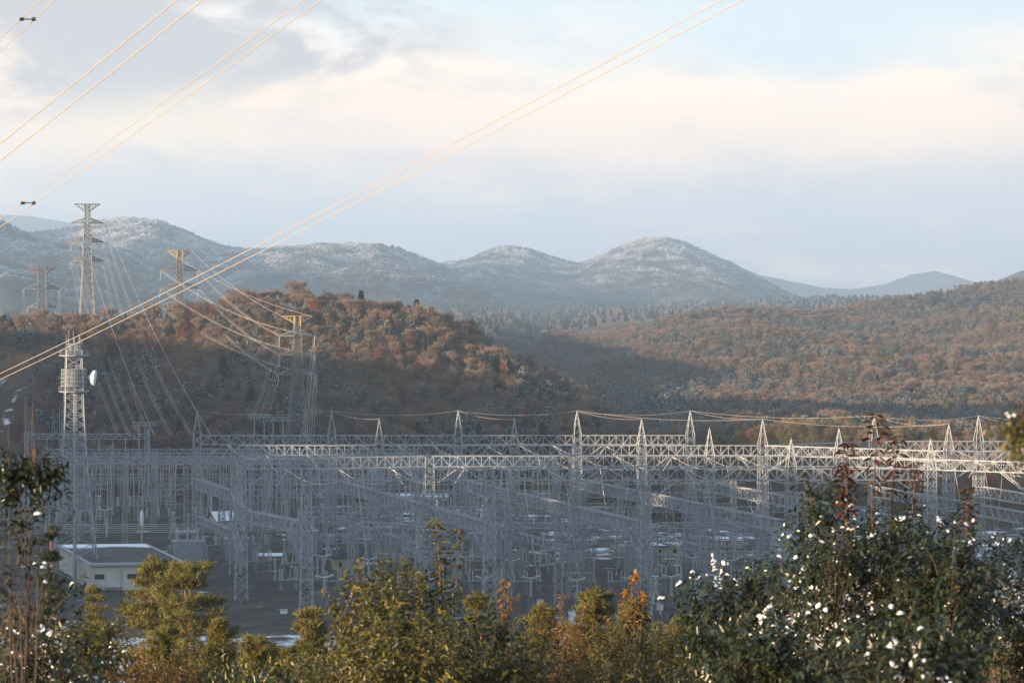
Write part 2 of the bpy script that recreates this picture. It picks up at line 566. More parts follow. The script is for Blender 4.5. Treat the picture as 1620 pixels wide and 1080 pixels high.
# ------------------------------------------------------------------ mountains
def mountain_mat(name, base, snow):
    m = bpy.data.materials.new(name); m.use_nodes = True
    nt = m.node_tree; N, L = nt.nodes.new, nt.links.new
    b = nt.nodes['Principled BSDF']; b.inputs['Roughness'].default_value = 1; b.inputs['Specular IOR Level'].default_value = 0
    g = N("ShaderNodeNewGeometry")
    n = N("ShaderNodeTexNoise"); n.inputs['Scale'].default_value = .05; n.inputs['Detail'].default_value = 8; n.inputs['Roughness'].default_value = .75
    L(g.outputs['Position'], n.inputs[0])
    n2 = N("ShaderNodeTexNoise"); n2.inputs['Scale'].default_value = .004; n2.inputs['Detail'].default_value = 5
    L(g.outputs['Position'], n2.inputs[0])
    a = N("ShaderNodeMath"); a.operation = 'ADD'; L(n.outputs['Fac'], a.inputs[0]); L(n2.outputs['Fac'], a.inputs[1])
    sz = N("ShaderNodeSeparateXYZ"); L(g.outputs['Position'], sz.inputs[0])
    hz_ = N("ShaderNodeMath"); hz_.operation = 'MULTIPLY_ADD'; L(sz.outputs['Z'], hz_.inputs[0]); hz_.inputs[1].default_value = .0009; L(a.outputs[0], hz_.inputs[2]); a = hz_
    snow -= .12
    r = N("ShaderNodeValToRGB"); e = r.color_ramp.elements
    e[0].position = .95 - snow; e[0].color = (*base, 1); e[1].position = 1.12 - snow; e[1].color = (.6, .6, .62, 1)
    L(a.outputs[0], r.inputs[0]); L(r.outputs[0], b.inputs['Base Color'])
    bp = N("ShaderNodeBump"); bp.inputs['Strength'].default_value = 1; bp.inputs['Distance'].default_value = 8
    L(n.outputs['Fac'], bp.inputs['Height']); L(bp.outputs[0], b.inputs['Normal'])
    return m


M['mtn'] = mountain_mat('snow_dusted_slope', (.07, .07, .055), -.05)
M['mtn_far'] = mountain_mat('far_slope', (.08, .085, .08), -.06)


def mountain(name, pts, d, front, back, spur, seed, m, step=14, rz=None):
    X = np.array([p[0] for p in pts], float); Y = np.array([p[1] for p in pts], float)
    px = (X - 810) * d / F; pz = CZ - (Y - 460) * d / F
    xs = np.arange(px[0], px[-1] + 1, step)
    ss = np.concatenate([np.linspace(-front, 0, 70), np.linspace(0, back, 24)[1:]])
    GX, GS = np.meshgrid(xs, ss)
    t = np.where(GS < 0, 1 + GS / front, 1 - GS / back)
    warp = fbm(GX, GS, front * .45, 4, seed) * front * .35 * (1 - t)
    rzv = np.interp(GX + warp, px, pz)
    ridge = np.abs(fbm(GX * 1.0 + .3 * GS, GS * .35, front * .22, 5, seed + 3))
    Z = rzv * t ** 1.15 - spur * ridge * np.sin(np.pi * np.clip(t, 0, 1)) ** .6 * 2 + fbm(GX, GS, 40, 3, seed + 9) * 5 * np.where(t > .98, .6, 1)
    Z = Z - 6
    V = np.stack([GX, GS + d, Z], -1).reshape(-1, 3)
    n, k = GX.shape
    i = np.arange(n * k).reshape(n, k)
    q = np.stack([i[:-1, :-1], i[:-1, 1:], i[1:, 1:], i[1:, :-1]], -1).reshape(-1, 4)
    tag(link(name, mesh_np(name, V, [q], m, smooth=True)), kind='structure')

    def hz(x, y):
        """height by bilinear lookup"""
        fx = np.clip((x - xs[0]) / step, 0, k - 1.001); ix = fx.astype(int); fx = fx - ix
        s = y - d
        js = np.clip(np.searchsorted(ss, s) - 1, 0, n - 2); fy = np.clip((s - ss[js]) / (ss[js + 1] - ss[js]), 0, 1)
        return (Z[js, ix] * (1 - fx) + Z[js, ix + 1] * fx) * (1 - fy) + (Z[js + 1, ix] * (1 - fx) + Z[js + 1, ix + 1] * fx) * fy
    return hz, px, d


P_PEAK = [(560, 640), (640, 470), (690, 424), (740, 412), (770, 399), (800, 391), (830, 394), (860, 404), (900, 417), (920, 420), (940, 411), (980, 393), (1020, 379), (1045, 376), (1080, 384), (1120, 402),
          (1160, 420), (1200, 440), (1250, 467), (1290, 488), (1340, 510), (1420, 545), (1500, 560)]
P_LEFT = [(-120, 400), (0, 372), (60, 370), (120, 362), (160, 351), (200, 348), (250, 351), (310, 376), (350, 393), (400, 397), (440, 395), (510, 389), (560, 388), (600, 388), (640, 397), (690, 420),
          (720, 437), (760, 472), (800, 522), (860, 570), (920, 620)]
P_FRONT = [(-160, 330), (-60, 345), (0, 352), (40, 372), (90, 385), (150, 398), (210, 425), (260, 440), (330, 470), (400, 510), (470, 545), (540, 600)]
hz_peak = mountain('mountain_peak', P_PEAK, 9600, 2700, 1700, 110, 41, M['mtn'], 20)
hz_left = mountain('mountain_ridge', P_LEFT, 7800, 2400, 1400, 110, 52, M['mtn'], 18)
hz_front = mountain('mountain_shoulder', P_FRONT, 6400, 1900, 1100, 70, 63, M['mtn'], 16)
mountain('far_mountain', [(900, 480), (1080, 430), (1160, 416), (1200, 433), (1240, 441), (1300, 453), (1350, 456), (1400, 448), (1440, 433), (1480, 427), (1520, 438), (1570, 452), (1700, 470), (1900, 500)], 16000, 3600, 2200, 110, 71, M['mtn_far'], 40)
mountain('far_mountain', [(1380, 520), (1480, 480), (1550, 452), (1600, 432), (1640, 415), (1720, 395), (1900, 400)], 8300, 1900, 1400, 80, 82, M['mtn'], 20)
mountain('far_mountain', [(-300, 370), (-100, 345), (0, 338), (50, 341), (110, 351), (180, 368), (240, 372), (310, 374), (340, 380), (380, 398), (450, 430), (560, 450), (640, 430), (690, 415), (715, 409), (745, 420), (800, 440), (900, 470)], 19000, 3800, 2200, 90, 93, M['mtn_far'], 40)


def side_range():
    """a high unseen range added left of the view to shade the mountains"""
    ys = np.arange(3600, 9000, 60.0); xs = np.linspace(-4560, -2160, 60)
    GX, GY = np.meshgrid(xs, ys)
    prof = np.clip(1 - np.abs(GX + 3360) / 1150.0, 0, 1)
    top = np.interp(GY, (3600, 6300, 7000, 7600, 9000), (560, 570, 660, 700, 640)) + fbm(GY, GX * .2, 520, 4, 77) * 150
    Z = top * prof ** 1.1 * sm(3600, 4500, GY) * (1 - sm(8000, 9000, GY)) - 5
    V = np.stack([GX, GY, Z], -1).reshape(-1, 3)
    n, k = GX.shape; i = np.arange(n * k).reshape(n, k)
    q = np.stack([i[:-1, :-1], i[:-1, 1:], i[1:, 1:], i[1:, :-1]], -1).reshape(-1, 4)
    tag(link('unseen_shade_range', mesh_np('unseen_shade_range', V, [q], M['mtn'], smooth=True)), kind='structure')


side_range()


# ------------------------------------------------------------------ trees
def unit(v):
    return v / np.maximum(np.linalg.norm(v, axis=-1, keepdims=True), 1e-9)


def blades(P, D, L, Wd, rng):
    """thin four-sided slips from points P along D"""
    n = len(P)
    s = unit(np.cross(D, rng.normal(size=(n, 3))))
    w = np.asarray(Wd).reshape(-1, 1) * 0.5
    T = P + D * np.asarray(L).reshape(-1, 1)
    V = np.stack([P - s * w, P + s * w, T + s * w * .4, T - s * w * .4], 1).reshape(-1, 3)
    Fq = np.arange(n * 4).reshape(n, 4)
    return V, Fq


def leaves(P, D, U, L, Wd, fold=.25, droop=.15):
    """six-point folded leaves: base P, direction D, upper side U"""
    n = len(P)
    L = np.asarray(L).reshape(-1, 1) * np.ones((n, 1)); Wd = np.asarray(Wd).reshape(-1, 1) * np.ones((n, 1))
    D = unit(D); S_ = unit(np.cross(D, U)); U2 = unit(np.cross(S_, D))
    def pt(a, s, u): return P + D * (L * a) + S_ * (Wd * s) + U2 * (L * u)
    base = pt(0, 0, 0); tip = pt(1, 0, -droop)
    l1 = pt(.3, .45, fold * .3); l2 = pt(.68, .38, fold * .25 - droop * .4)
    r1 = pt(.3, -.45, fold * .3); r2 = pt(.68, -.38, fold * .25 - droop * .4)
    mid = pt(.5, 0, -droop * .2)
    V = np.stack([base, l1, l2, tip, r2, r1], 1).reshape(-1, 3)
    b = np.arange(n)[:, None] * 6
    q = np.concatenate([b + np.array([[0, 3, 2, 1]]), b + np.array([[0, 5, 4, 3]])], 0)
    return V, q


def bare_tree(seed, h=10.0, spread=.55, twigs=3, nlev=4):
    """trunk, limbs and a brush of twigs; returns (trunk MB, twig arrays)"""
    r = random.Random(seed); rng = np.random.default_rng(seed)
    mb = MB(); P, D, Ls = [], [], []

    def grow(p, d, L, rad, lev):
        q = p + d * L
        m = p + d * (L * .5) + Vector((r.uniform(-1, 1), r.uniform(-1, 1), 0)) * L * .05
        mb.tube([p, m, q], [rad, rad * .85, rad * .65], 5 if lev < 2 else 3, caps=False)
        if lev >= 2:
            for k in range(10 if lev < nlev else 14):
                a = r.random()
                P.append(p + d * (L * a))
                v = (d * 1.1 + Vector((r.gauss(0, .38), r.gauss(0, .38), r.gauss(.4, .3)))).normalized()
                D.append(v); Ls.append(L * r.uniform(.45, .95))
        if lev == nlev: return
        n = r.choice((3, 4)) if lev < 2 else 3
        for k in range(n):
            az = 2 * math.pi * (k + r.random() * .8) / n
            s = spread * r.uniform(.6, 1.2)
            v = (d + Vector((math.cos(az) * s, math.sin(az) * s, .12))).normalized()
            grow(p + d * (L * r.uniform(.72, 1.0)), v, L * r.uniform(.58, .82), rad * .55, lev + 1)
    grow(Vector((0, 0, -.6)), Vector((r.uniform(-.06, .06), r.uniform(-.06, .06), 1)).normalized(), h * .36, h * .017, 0)
    P = np.array(P); D = np.array(D)
    V, q = blades(P, D, np.array(Ls), np.full(len(P), .036), rng)
    V2, q2 = blades(P + D * np.array(Ls)[:, None] * .5, unit(D + rng.normal(size=D.shape) * .4), np.array(Ls) * .6, np.full(len(P), .028), rng)
    return mb, np.concatenate([V, V2]), np.concatenate([q, q2 + len(V)])


def leafy_tree(seed, h=8.0, n=1300, wide=.42, leaf=.42, low=.18, clumps=26):
    """trunk with limbs and a ragged crown of leaf clumps"""
    r = random.Random(seed); rng = np.random.default_rng(seed)
    mb = MB()
    mb.tube([(0, 0, -.6), (.02 * h, 0, h * .4), (-.01 * h, .01 * h, h * .85)], [h * .018, h * .013, h * .004], 5, caps=False)
    C, Rr = [], []
    for k in range(clumps):
        t = low + (1 - low) * (k + r.random()) / clumps
        rad = wide * h * math.sin(math.pi * min(.97, (t - low * .6) / (1 - low * .6)) ** .75) * r.uniform(.35, 1.0)
        az = k * 2.4 + r.uniform(-.5, .5)
        c = (math.cos(az) * rad, math.sin(az) * rad, t * h)
        C.append(c); Rr.append(h * r.uniform(.07, .13))
        mb.tube([(0, 0, max(.2 * h, t * h * .75)), (c[0] * .6, c[1] * .6, c[2] - h * .03), c], [h * .007, h * .005, h * .002], 3, caps=False)
    C = np.array(C); Rr = np.array(Rr)
    k = rng.integers(0, clumps, n)
    off = unit(rng.normal(size=(n, 3))) * (rng.random((n, 1)) ** .4) * np.array([1.15, 1.15, .75])
    P = C[k] + off * Rr[k][:, None]
    D = unit(off + rng.normal(size=(n, 3)) * .7)
    V, q = leaves(P, D, np.tile([0, 0, 1.0], (n, 1)) + rng.normal(size=(n, 3)) * .35, leaf * rng.uniform(.6, 1.2, n), leaf * .75)
    return mb, V, q


def cedar_tree(seed, h=12.0, n=900):
    r = random.Random(seed); rng = np.random.default_rng(seed)
    mb = MB(); mb.tube([(0, 0, -.6), (0, 0, h)], [h * .018, h * .002], 5, caps=False)
    t = rng.random(n) ** 1.2
    az = rng.random(n) * 6.283
    rad = h * .19 * (1 - t) ** .7 * (.35 + .65 * rng.random(n)) * (1 + .3 * np.sin(az * 3 + t * 25))
    P = np.stack([np.cos(az) * rad, np.sin(az) * rad, h * (.1 + .9 * t)], 1)
    D = unit(np.stack([np.cos(az), np.sin(az), -.35 + .2 * rng.normal(size=n)], 1))
    V, q = leaves(P, D, np.tile([0, 0, 1.0], (n, 1)), h * .075, h * .05)
    return mb, V, q


def joined_mesh(name, mb, V, q, mt, mc):
    v0 = np.array([tuple(v) for v in mb.v]); f4 = np.array([f for f in mb.f if len(f) == 4])
    nq = len(f4)
    return mesh_np(name, np.concatenate([v0, V]), [np.concatenate([f4, np.asarray(q) + len(v0)])], [mt, mc], [np.concatenate([np.zeros(nq), np.ones(len(q))])])


SPECIES = {}


def add_species(key, trees, mt, mc):
    SPECIES[key] = [dict(trunk=mb.mesh(key + '_trunk', mt), crown=mesh_np(key + '_crown', V, [q], mc), joined=joined_mesh(key, mb, V, q, mt, mc)) for mb, V, q in trees]


add_species('bare_tree', [bare_tree(s, 10, sp) for s, sp in ((1, .40), (2, .5), (3, .34), (4, .45), (5, .56))], M['bark'], M['twig'])
add_species('evergreen_tree', [leafy_tree(s, 7.0, 1300, .36, .40) for s in (11, 12, 13)], M['bark'], M['frost'])
add_species('autumn_tree', [leafy_tree(s, 8, 1300, .40, .34, .2) for s in (21, 22)], M['bark'], M['autumn'])
add_species('pine_tree', [leafy_tree(s, 8, 1200, .44, .34, .35, 20) for s in (31, 32)], M['pinebark'], M['ylgreen'])
add_species('cedar_tree', [cedar_tree(41, 12)], M['bark'], M['needle_dark'])
HID = bpy.data.collections.new('woodland sources')
SRC = {}
for key, var in SPECIES.items():
    SRC[key] = [bpy.data.objects.new(key + '_source', v['joined']) for v in var]

TREE_N = {}


def place_tree(key, x, y, s, label, group, z=None, rng=random.Random(5)):
    var = SPECIES[key]; v = var[rng.randrange(len(var))]
    o = empty(key, (x, y, float(H(x, y)) if z is None else z), rng.random() * 6.28)
    o.scale = (s * rng.uniform(.9, 1.15), s * rng.uniform(.9, 1.15), s)
    tag(o, label, 'tree', group)
    link('trunk', v['trunk'], o); link('crown', v['crown'], o)
    TREE_N[key] = TREE_N.get(key, 0) + 1
    return o


def scatter(name, P, sc, srcs, seed=0):
    """one object of many small plants (nobody could count them)"""
    n = len(P)
    me = bpy.data.meshes.new(name)
    me.vertices.add(n); me.vertices.foreach_set('co', np.asarray(P, np.float32).ravel())
    a = me.attributes.new('scl', 'FLOAT', 'POINT'); a.data.foreach_set('value', np.asarray(sc, np.float32))
    o = link(name, me); tag(o, kind='stuff')
    col = bpy.data.collections.new(name + ' kinds')
    for s in srcs: col.objects.link(s)
    ng = bpy.data.node_groups.new(name, 'GeometryNodeTree')
    ng.interface.new_socket('Geometry', in_out='INPUT', socket_type='NodeSocketGeometry')
    ng.interface.new_socket('Geometry', in_out='OUTPUT', socket_type='NodeSocketGeometry')
    N, L = ng.nodes.new, ng.links.new
    gi, go = N('NodeGroupInput'), N('NodeGroupOutput')
    ci = N('GeometryNodeCollectionInfo'); ci.inputs['Collection'].default_value = col
    ci.inputs['Separate Children'].default_value = True; ci.inputs['Reset Children'].default_value = True
    ip = N('GeometryNodeInstanceOnPoints'); ip.inputs['Pick Instance'].default_value = True
    ri = N('FunctionNodeRandomValue'); ri.data_type = 'INT'
    ri.inputs['Min'].default_value = 0; ri.inputs['Max'].default_value = len(srcs) - 1; ri.inputs['Seed'].default_value = seed
    rr = N('FunctionNodeRandomValue'); rr.data_type = 'FLOAT_VECTOR'; rr.inputs['Seed'].default_value = seed + 1
    rr.inputs[0].default_value = (-.06, -.06, 0); rr.inputs[1].default_value = (.06, .06, 6.28)
    na = N('GeometryNodeInputNamedAttribute'); na.data_type = 'FLOAT'; na.inputs['Name'].default_value = 'scl'
    L(gi.outputs[0], ip.inputs['Points']); L(ci.outputs[0], ip.inputs['Instance'])
    L([s for s in ri.outputs if s.type == 'INT'][0], ip.inputs['Instance Index'])
    L(rr.outputs[0], ip.inputs['Rotation']); L(na.outputs[0], ip.inputs['Scale'])
    L(ip.outputs[0], go.inputs[0])
    md = o.modifiers.new('scatter', 'NODES'); md.node_group = ng
    return o


def near_hill():
    r = random.Random(17)
    pts = []
    y = 972.0
    while y < 1185:
        x = -285.0
        while x < 250:
            px = x + r.uniform(-2.6, 2.6); py = y + r.uniform(-2.6, 2.6)
            lf = float(np.interp(px, LX, LF)); rd = float(np.interp(px, LX, LD))
            if py > lf + 6 and py < rd + 28 and abs(px) < .2025 * py + 25:
                pts.append((px, py))
            x += 5.4
        y += 5.4
    y = 880.0
    while y < 972:
        x = 20.0
        while x < 250:
            px = x + r.uniform(-2.6, 2.6); py = y + r.uniform(-2.6, 2.6)
            lf = float(np.interp(px, LX, LF)); rd = float(np.interp(px, LX, LD))
            if py > lf + 4 and py < rd + 28: pts.append((px, py))
            x += 5.4
        y += 5.4
    A = np.array(pts)
    z = H(A[:, 0], A[:, 1])
    patch = fbm(A[:, 0], A[:, 1], 45, 3, 99)
    rd = np.interp(A[:, 0], LX, LD)
    rest = {k: ([], []) for k in SPECIES}
    lim = {'bare_tree': 300, 'evergreen_tree': 220, 'autumn_tree': 130, 'pine_tree': 90, 'cedar_tree': 20}
    order = np.argsort(A[:, 1])
    # trees along the skyline show largest: they come first, then those nearest the yard
    order = sorted(order, key=lambda i: (0 if abs(A[i, 1] - rd[i]) < 22 else 1, A[i, 1]))
    for i in order:
        x, y = A[i]; p = patch[i] + r.gauss(0, .12)
        sky = abs(y - rd[i]) < 26
        if x < -203 and 970 < y < 1095 and x > -260 and r.random() < .85: continue       # snowy scree
        if -232 < x < -190 and 1100 < y < 1118 and r.random() < .6: continue             # bare sandy cut
        if -150 < x < -128 and 1085 < y < 1120 and r.random() < .6: continue             # cleared strip below the pylon
        if x > 62:
            key = 'pine_tree' if r.random() < (.62 if x < 150 else .3) else ('autumn_tree' if r.random() < .4 else 'bare_tree')
            s = r.uniform(.55, .9)
        else:
            u = r.random()
            if sky and x > -130:
                key = 'bare_tree' if u < .86 else ('evergreen_tree' if u < .95 else 'autumn_tree')
            elif p > .16: key = 'evergreen_tree' if u < .72 else 'bare_tree'
            elif x < -120 and p < -.03: key = 'autumn_tree' if u < .55 else 'bare_tree'
            elif p < -.22: key = 'autumn_tree' if u < .45 else 'bare_tree'
            else: key = 'bare_tree' if u < .74 else ('evergreen_tree' if u < .88 else 'autumn_tree')
            if r.random() < .012: key = 'cedar_tree'
            s = (.6 + r.random() ** 1.4 * .65) * (1.0 if not sky else 1.12)
        if TREE_N.get(key, 0) < lim[key]:
            lab = {'bare_tree': 'bare brown leafless tree in the wood on the hill behind the substation',
                   'evergreen_tree': 'frosted dark evergreen tree in the wood on the hill behind the substation',
                   'autumn_tree': 'russet autumn tree in the wood on the hill behind the substation',
                   'pine_tree': 'yellow green pine on the low mound behind the substation',
                   'cedar_tree': 'dark narrow cedar among bare trees on the hill'}[key]
            place_tree(key, x, y, s, lab, {'bare_tree': 'bare trees on the hill', 'evergreen_tree': 'frosted evergreens on the hill', 'autumn_tree': 'russet trees on the hill',
                                           'pine_tree': 'pines on the mound', 'cedar_tree': 'cedars on the hill'}[key], z=float(z[i]) - .2, rng=r)
        else:
            rest[key][0].append((x, y, z[i] - .2)); rest[key][1].append(s)
    for k, (P, s) in rest.items():
        if len(P): scatter({'bare_tree': 'bare_woodland', 'evergreen_tree': 'evergreen_woodland', 'autumn_tree': 'russet_woodland', 'pine_tree': 'pine_woodland', 'cedar_tree': 'cedar_woodland'}[k], P, s, SRC[k])
    # the lone dark cedar on the crest
    c = at(806, 578, 1085)
    o = place_tree('cedar_tree', c.x, 1085, .85, 'lone dark cedar standing against pale bare trees on the crest', 'cedars on the hill', rng=r)


near_hill()


def far_hill():
    rng = np.random.default_rng(3)
    x = []; y = []
    n = 70000
    X = rng.uniform(-60, 860, n); Y = rng.uniform(1020, 3800, n)
    r2 = np.interp(X, RX, R_D)
    ok = (Y < r2 + 40) & (np.abs(X) < .2025 * Y + 20) & (X > .0)
    ok |= (np.abs(X - 38) < 80) & (Y > 2500) & (Y < 2900)
    # behind the near crest little of the foot shows
    X, Y = X[ok], Y[ok]; Z = H(X, Y) - .3
    p = fbm(X, Y, 80, 4, 7) * .8 + rng.normal(size=len(X)) * .25
    P = np.stack([X, Y, Z], 1)
    s = .5 + rng.random(len(X)) ** 1.6 * .85
    a = p < -.06; b = (p >= -.06) & (p < .08); c = p >= .08
    scatter('far_bare_woodland', P[a], s[a], [bpy.data.objects.new('s', v['joined']) for v in SPECIES['bare_tree']], 1)
    scatter('far_russet_woodland', P[b], s[b], [bpy.data.objects.new('s', v['joined']) for v in SPECIES['pine_tree'] + SPECIES['autumn_tree'][:1] + SPECIES['pine_tree'] + SPECIES['evergreen_tree'][:1]], 2)
    scatter('far_evergreen_woodland', P[c], s[c] * 1.15, [bpy.data.objects.new('s', v['joined']) for v in SPECIES['evergreen_tree']], 3)


far_hill()


def valley_wood():
    rng = np.random.default_rng(18)
    n = 60000
    d = 1240 + 6400 * rng.random(n) ** 1.1; x = (rng.random(n) * 2.16 - 1.08) * .2025 * d
    z = H(x, d)
    r2 = np.interp(x, RX, R_D)
    ok = (x < -20) | (d > r2 + 1100)
    P = np.stack([x, d, z - .3], 1)[ok]
    kinds = [bpy.data.objects.new('s', v['joined']) for v in SPECIES['evergreen_tree'] * 2 + SPECIES['bare_tree'][:2] + SPECIES['cedar_tree']]
    scatter('valley_woodland', P, (rng.uniform(.8, 1.3, n) * (1 + d / 7000))[ok], kinds, 21)


valley_wood()


def mountain_wood():
    rng = np.random.default_rng(8)
    srcs = []
    for s in range(3):
        mb, V, q = leafy_tree(60 + s, 9, 90, .38, 1.9, .1, 12)
        srcs.append(joined_mesh('mountain_tree', mb, V, q, M['bark'], M['frost_far']))
    for name, (hz, px, d), x0, x1, s0, s1, n in (('mountain_wood', (hz_peak[0], hz_peak[1], hz_peak[2]), -680, 1440, -1500, 40, 62000),
                                                  ('mountain_wood', (hz_left[0], hz_left[1], hz_left[2]), -1730, 290, -1300, 40, 60000),
                                                  ('mountain_wood', (hz_front[0], hz_front[1], hz_front[2]), -1380, -260, -950, 30, 22000)):
        X = rng.uniform(x0, x1, n); Y = d + s1 - (s1 - s0) * rng.random(n) ** 1.3
        Z = hz(X, Y)
        k = Z > -10
        scatter(name, np.stack([X, Y, Z], 1)[k], rng.uniform(1.0, 1.9, n)[k], [bpy.data.objects.new('s', m) for m in srcs], 5)


M['frost_far'] = mat('snow_dusted_canopy', (.06, .065, .05), .9, rand=[(.05, .055, .045), (.09, .085, .07), (.07, .06, .05), (.04, .05, .04)], snow=.12, snowscale=.012, alt=.0011)
mountain_wood()


# ------------------------------------------------------------------ substation: lattice steel
ORD = ['first', 'second', 'third', 'fourth', 'fifth', 'sixth', 'seventh', 'eighth']
CH = 38.3          # height of the tall gantries


def col_meshes(h, wb, wt, leg_w, br_w, panel):
    """one leg (turned four times) and the bracing of a tapered lattice column"""
    leg = MB(); leg.bar((wb / 2, wb / 2, 0), (wt / 2, wt / 2, h), leg_w, leg_w * .8)
    br = MB()
    n = max(2, int(round(h / panel)))
    for i in range(n):
        z0, z1 = h * i / n, h * (i + 1) / n
        a = (wb + (wt - wb) * i / n) / 2; b = (wb + (wt - wb) * (i + 1) / n) / 2
        for k in range(4):
            def c(s, w, z):
                x, y = s * w, w
                for _ in range(k): x, y = -y, x
                return (x, y, z)
            br.bar(c(-1, a, z0), c(1, b, z1), br_w)
            br.bar(c(1, a, z0), c(-1, b, z1), br_w)
            if i % 2 == 0: br.bar(c(-1, a, z0 + .05), c(1, a, z0 + .05), br_w * 1.1)
    return leg.mesh('leg', M['steel']), br.mesh('bracing', M['steel'])


LEG_M, BR_M = col_meshes(CH, 3.2, 2.2, .28, .15, 2.7)


def spire_mesh(h=7.2, w=2.3):
    s = MB()
    for k in range(4):
        sx, sy = ((1, 1), (-1, 1), (-1, -1), (1, -1))[k]; tx, ty = ((1, 1), (-1, 1), (-1, -1), (1, -1))[(k + 1) % 4]
        s.bar((sx * w / 2, sy * w / 2, 0), (sx * .06, sy * .06, h), .16, .1)
        for i in range(3):
            a, b = 1 - i / 3.4, 1 - (i + 1) / 3.4
            s.bar((sx * w / 2 * a, sy * w / 2 * a, h * (1 - a)), (tx * w / 2 * b, ty * w / 2 * b, h * (1 - b)), .08)
    s.bar((0, 0, h - .1), (0, 0, h + .5), .14)
    return s.mesh('spire', M['steel'])


SP_M = spire_mesh()
FT_M = None


def footing_mesh():
    m = MB()
    for sx in (-1, 1):
        for sy in (-1, 1): m.box((sx * 1.65, sy * 1.65, .1), (.9, .9, .7))
    return m.mesh('footing', M['concrete'])


FT_M = footing_mesh()


def big_column(x, y, label, spire=True, rz=.2, h=CH):
    o = empty('gantry_column', (x, y, 0), rz)
    tag(o, label, 'lattice column', 'tall gantry columns')
    sz = h / CH
    for k in range(4):
        l = link('leg', LEG_M, o, rz=k * math.pi / 2); l.scale.z = sz
    b = link('bracing', BR_M, o); b.scale.z = sz
    if spire: link('spire', SP_M, o, (0, 0, h))
    link('footing', FT_M, o)
    return o


def truss(p, q, hgt, wid, label, cat='truss beam', group=None, panel=2.1, ch=.2, br=.135, knees=True, name='truss_beam', parts=True):
    """box-section lattice beam with its top chord at the height of p and q"""
    p = Vector(p); q = Vector(q)
    d = (q - p); Ln = d.length; d.normalize()
    s = d.cross(Vector((0, 0, 1))).normalized() * (wid / 2); dn = Vector((0, 0, -hgt))
    o = empty(name, p); tag(o, label, cat, group)
    c = MB(); b = MB()
    base = Vector((0, 0, 0))
    for sg in (-1, 1):
        for v in (Vector((0, 0, 0)), dn):
            c.bar(base + s * sg + v, d * Ln + s * sg + v, ch)
    n = max(2, int(Ln / panel))
    for i in range(n):
        a, e = d * (Ln * i / n), d * (Ln * (i + 1) / n)
        for sg in (-1, 1):
            if i % 2: b.bar(a + s * sg, e + s * sg + dn, br)
            else: b.bar(a + s * sg + dn, e + s * sg, br)
            b.bar(a + s * sg, a + s * sg + dn, br * .8)
        for v in (Vector((0, 0, 0)), dn):
            b.bar(a + s + v, e - s + v, br)
            if i % 2 == 0: b.bar(a - s + v, a + s + v, br * .8)
    if not parts:
        c.v += []
        n0 = len(c.v); c.v += b.v; c.f += [tuple(i + n0 for i in f) for f in b.f]
        bpy.data.objects.remove(o)
        m = c.build(name, M['steel'], None, p); tag(m, label, cat, group); return m
    c.build('chord', M['steel'], o); b.build('bracing', M['steel'], o)
    if knees:
        for e0, sg in ((0.0, 1), (Ln, -1)):
            k = MB()
            for t in (-1, 1):
                k.bar(d * (e0 + sg * 7.0) + s * t + dn, d * (e0 + sg * 1.0) + s * t + dn * 2.6, .2)
                k.bar(d * (e0 + sg * 4.0) + s * t + dn, d * (e0 + sg * 3.6) + s * t + dn * 1.9, .12)
            k.build('knee_brace', M['steel'], o)
    return o


ROWS = ['farthest', 'second farthest', 'third farthest', 'nearest']
COLS = {}
GX = [-95.4, -54.6, -16.3, 19.7, 54.0]
GD = [766, 716, 670, 622]
XO = {(0, 2): -70.5, (0, 3): -50.6}
for k, x0 in enumerate(GX):
    for j, d in enumerate(GD):
        x = XO.get((k, j), x0 + .34 * (766 - d))
        dd = 658 if (k, j) == (0, 2) else d
        COLS[(k, j)] = (x, dd)
        big_column(x, dd, f"{'spire topped' if j < 3 or k in (3, 4) else 'square topped'} grey lattice column, {ORD[k]} from the left in the {ROWS[j]} gantry row",
                   spire=not (k == 0 and j > 0) and not (j == 3 and k < 3) and not (j == 2 and k < 3))
for k, x0 in enumerate((105.4, 135.8, 171.0)):
    for j, d in enumerate((736, 690, 645, 600)):
        if k == 2 and j > 1: continue
        x = x0 + .30 * (736 - d)
        COLS[(5 + k, j)] = (x, d)
        big_column(x, d, f"sunlit lattice column with a spire, {('left', 'middle', 'right')[k]} line of the right hand gantries, {ROWS[j]} row", spire=(j in (0, 1) or k == 0))


def cpt(k, j, z): return Vector((*COLS[(k, j)], z))


def inset(p, q, r=1.25):
    d = (q - p).normalized() * r
    return p + d, q - d


for j in range(4):
    for k in range(7):
        if (k, j) in COLS and (k + 1, j) in COLS and not (k == 4 and j in (0, 3)):
            kk = k
            p, q = inset(cpt(kk, j, CH - .05), cpt(k + 1, j, CH - .05))
            truss(p, q, 2.7, 2.0, f"crosswise lattice beam on the {ROWS[j]} gantry row, {ORD[k]} span from the left", group='crosswise gantry beams')
